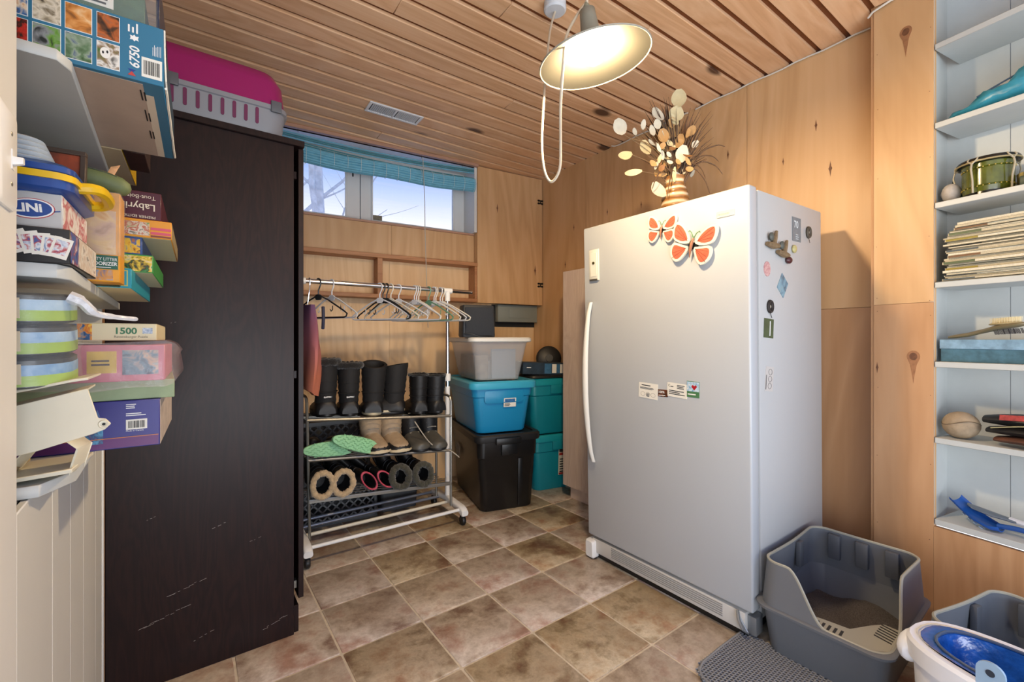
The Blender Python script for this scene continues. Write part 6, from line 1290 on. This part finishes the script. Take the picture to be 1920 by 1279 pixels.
# honeycomb mat
mt = thing('litter_mat', 'grey honeycomb litter mat on the tiles in front of the litter box', 'mat', (0, 0, .001))
mm = mat('mat_grey', '84878c', .6); 
def inside(x, y): # rounded mat outline: corner at upper left
    x0, x1, y0, y1, r = 1.315, 1.66, -.2, .835, .055
    if not (x0 < x < x1 and y0 < y < y1): return False
    for cx_, cy_, sx_, sy_ in ((x0+r, y1-r, -1, 1),):
        if (x-cx_)*sx_ > 0 and (y-cy_)*sy_ > 0 and (x-cx_)**2+(y-cy_)**2 > r*r: return False
    return True
B(1.315, 1.62, -.2, .80, .0002, .0022).build('base_layer', mat('mat_under', '4a4d50', .8), mt, smooth=False)
hx_ = MB(); rad = .0072; wrat = .0021
px_ = rad*math.sqrt(3); 
cells = 0
for i in range(60):
    for j in range(100):
        x = 1.30+px_*(i+.5*(j % 2)); y = .845-rad*1.5*j
        if y < -.05 or not inside(x, y): continue
        n0 = len(hx_.v)
        for ro, z in ((rad, .0105), (rad*.66, .0095)):
            for k in range(6): a = R(60*k+30); hx_.v.append((x+ro*math.cos(a), y+ro*math.sin(a), z))
        for k in range(6): a = R(60*k+30); hx_.v.append((x+rad*.6*math.cos(a), y+rad*.6*math.sin(a), .0022))
        for k in range(6):
            k2 = (k+1) % 6; hx_.f.append((n0+k, n0+k2, n0+6+k2, n0+6+k)); hx_.f.append((n0+6+k, n0+6+k2, n0+12+k2, n0+12+k))
hx_.build('honeycomb', mm, mt, smooth=False)['kind'] = 'stuff'
MB().tube([(1.64, .838, .006), (1.50, .838, .006), (1.385, .834, .006), (1.345, .822, .006), (1.325, .80, .006), (1.316, .76, .006), (1.314, .5, .006), (1.314, -.2, .006)], .0055, 8).build('edge_binding', mm, mt)
# white pail lined with a blue bag
pw = mat('pail_white', 'eef2f8', .35); pl = thing('litter_pail', 'white oval pail lined with a blue bag in the right foreground', 'pail', (1.42, .075, 0), (0, 0, R(-12)))
def oval(a_, b_, z, n=36, p=2.6): return [((abs(math.cos(t))**(2/p))*math.copysign(a_, math.cos(t)), (abs(math.sin(t))**(2/p))*math.copysign(b_, math.sin(t)), z) for t in [2*PI*k/n for k in range(n)]]
MB().loft([oval(.095, .215, 0), oval(.10, .22, .01), oval(.112, .236, .33), oval(.122, .246, .335), oval(.124, .248, .375), oval(.118, .242, .383), oval(.100, .222, .380), oval(.094, .214, .33), oval(.085, .2, .02)]).build('body', pw, pl)
MB().loft([oval(.1005, .223, .3835), oval(.098, .200, .385), oval(.090, .192, .381), oval(.084, .180, .34), oval(.06, .15, .27), oval(.02, .07, .25)], cap0=False).build('bag_liner', mat('bag_blue', '1f5cb0', .18, noise=(30, .45), bump=(22, 1.0), spec=1.0), pl)
MB().tube([(x, y, .386) for x, y, z in oval(.092, .194, 0)], .0035, 6, closed=True).build('bag_ring', mat('ring_slate', '4a5a74', .35), pl)
MB().ball((-.015, .240, .335), (.050, .026, .038), 16, 10).build('side_lug', pw, pl)
MB().loft([oval(.098, .228, .3835), oval(.100, .232, .3845), oval(.098, .205, .3855)][:2], cap0=False, cap1=False).build('rim_insert', mat('rim_cream', 'd8cfb8', .5), pl)
wb_ = thing('plastic_bag', 'white knotted plastic bag inside the blue-lined pail', 'bag', (1.44, -.03, .335), (0, 0, R(-12)))
rs = random.Random(12); rings = [[((.055*math.sin(th)*(1+rs.uniform(-.12, .12)))*math.cos(2*PI*k/14), (.10*math.sin(th)*(1+rs.uniform(-.12, .12)))*math.sin(2*PI*k/14), .045-.055*math.cos(th)*(1+rs.uniform(-.06, .06))) for k in range(14)] for th in [PI*i/9 for i in range(1, 9)]]
MB().loft(rings).build('bag_body', mat('bag_white', 'd8dde4', .4, bump=(26, .9)), wb_, ang=80)
hd = thing('scoop_handle', 'translucent pale blue plastic handle with a hole standing in the pail front', 'scoop', (1.322, .165, .325), (0, R(0), R(-100)))
MB().loft([[(a, d, .045+b) for a, b in rr(.044, .13, .021, 5)] for d in (0, .006)]).build('paddle', mat('pale_blue_plastic', '9fbcd4', .25, alpha=.8), hd); discplate('hole', mat('hole_dark', '2a3340', .5), hd, (.0, -.0003, .088), fX, fZ, .007, .007, .0006); plate('slot', mat('hole_dark', '2a3340', .5), hd, (-.006, -.0002, .062), fX, fZ, .013, .003)
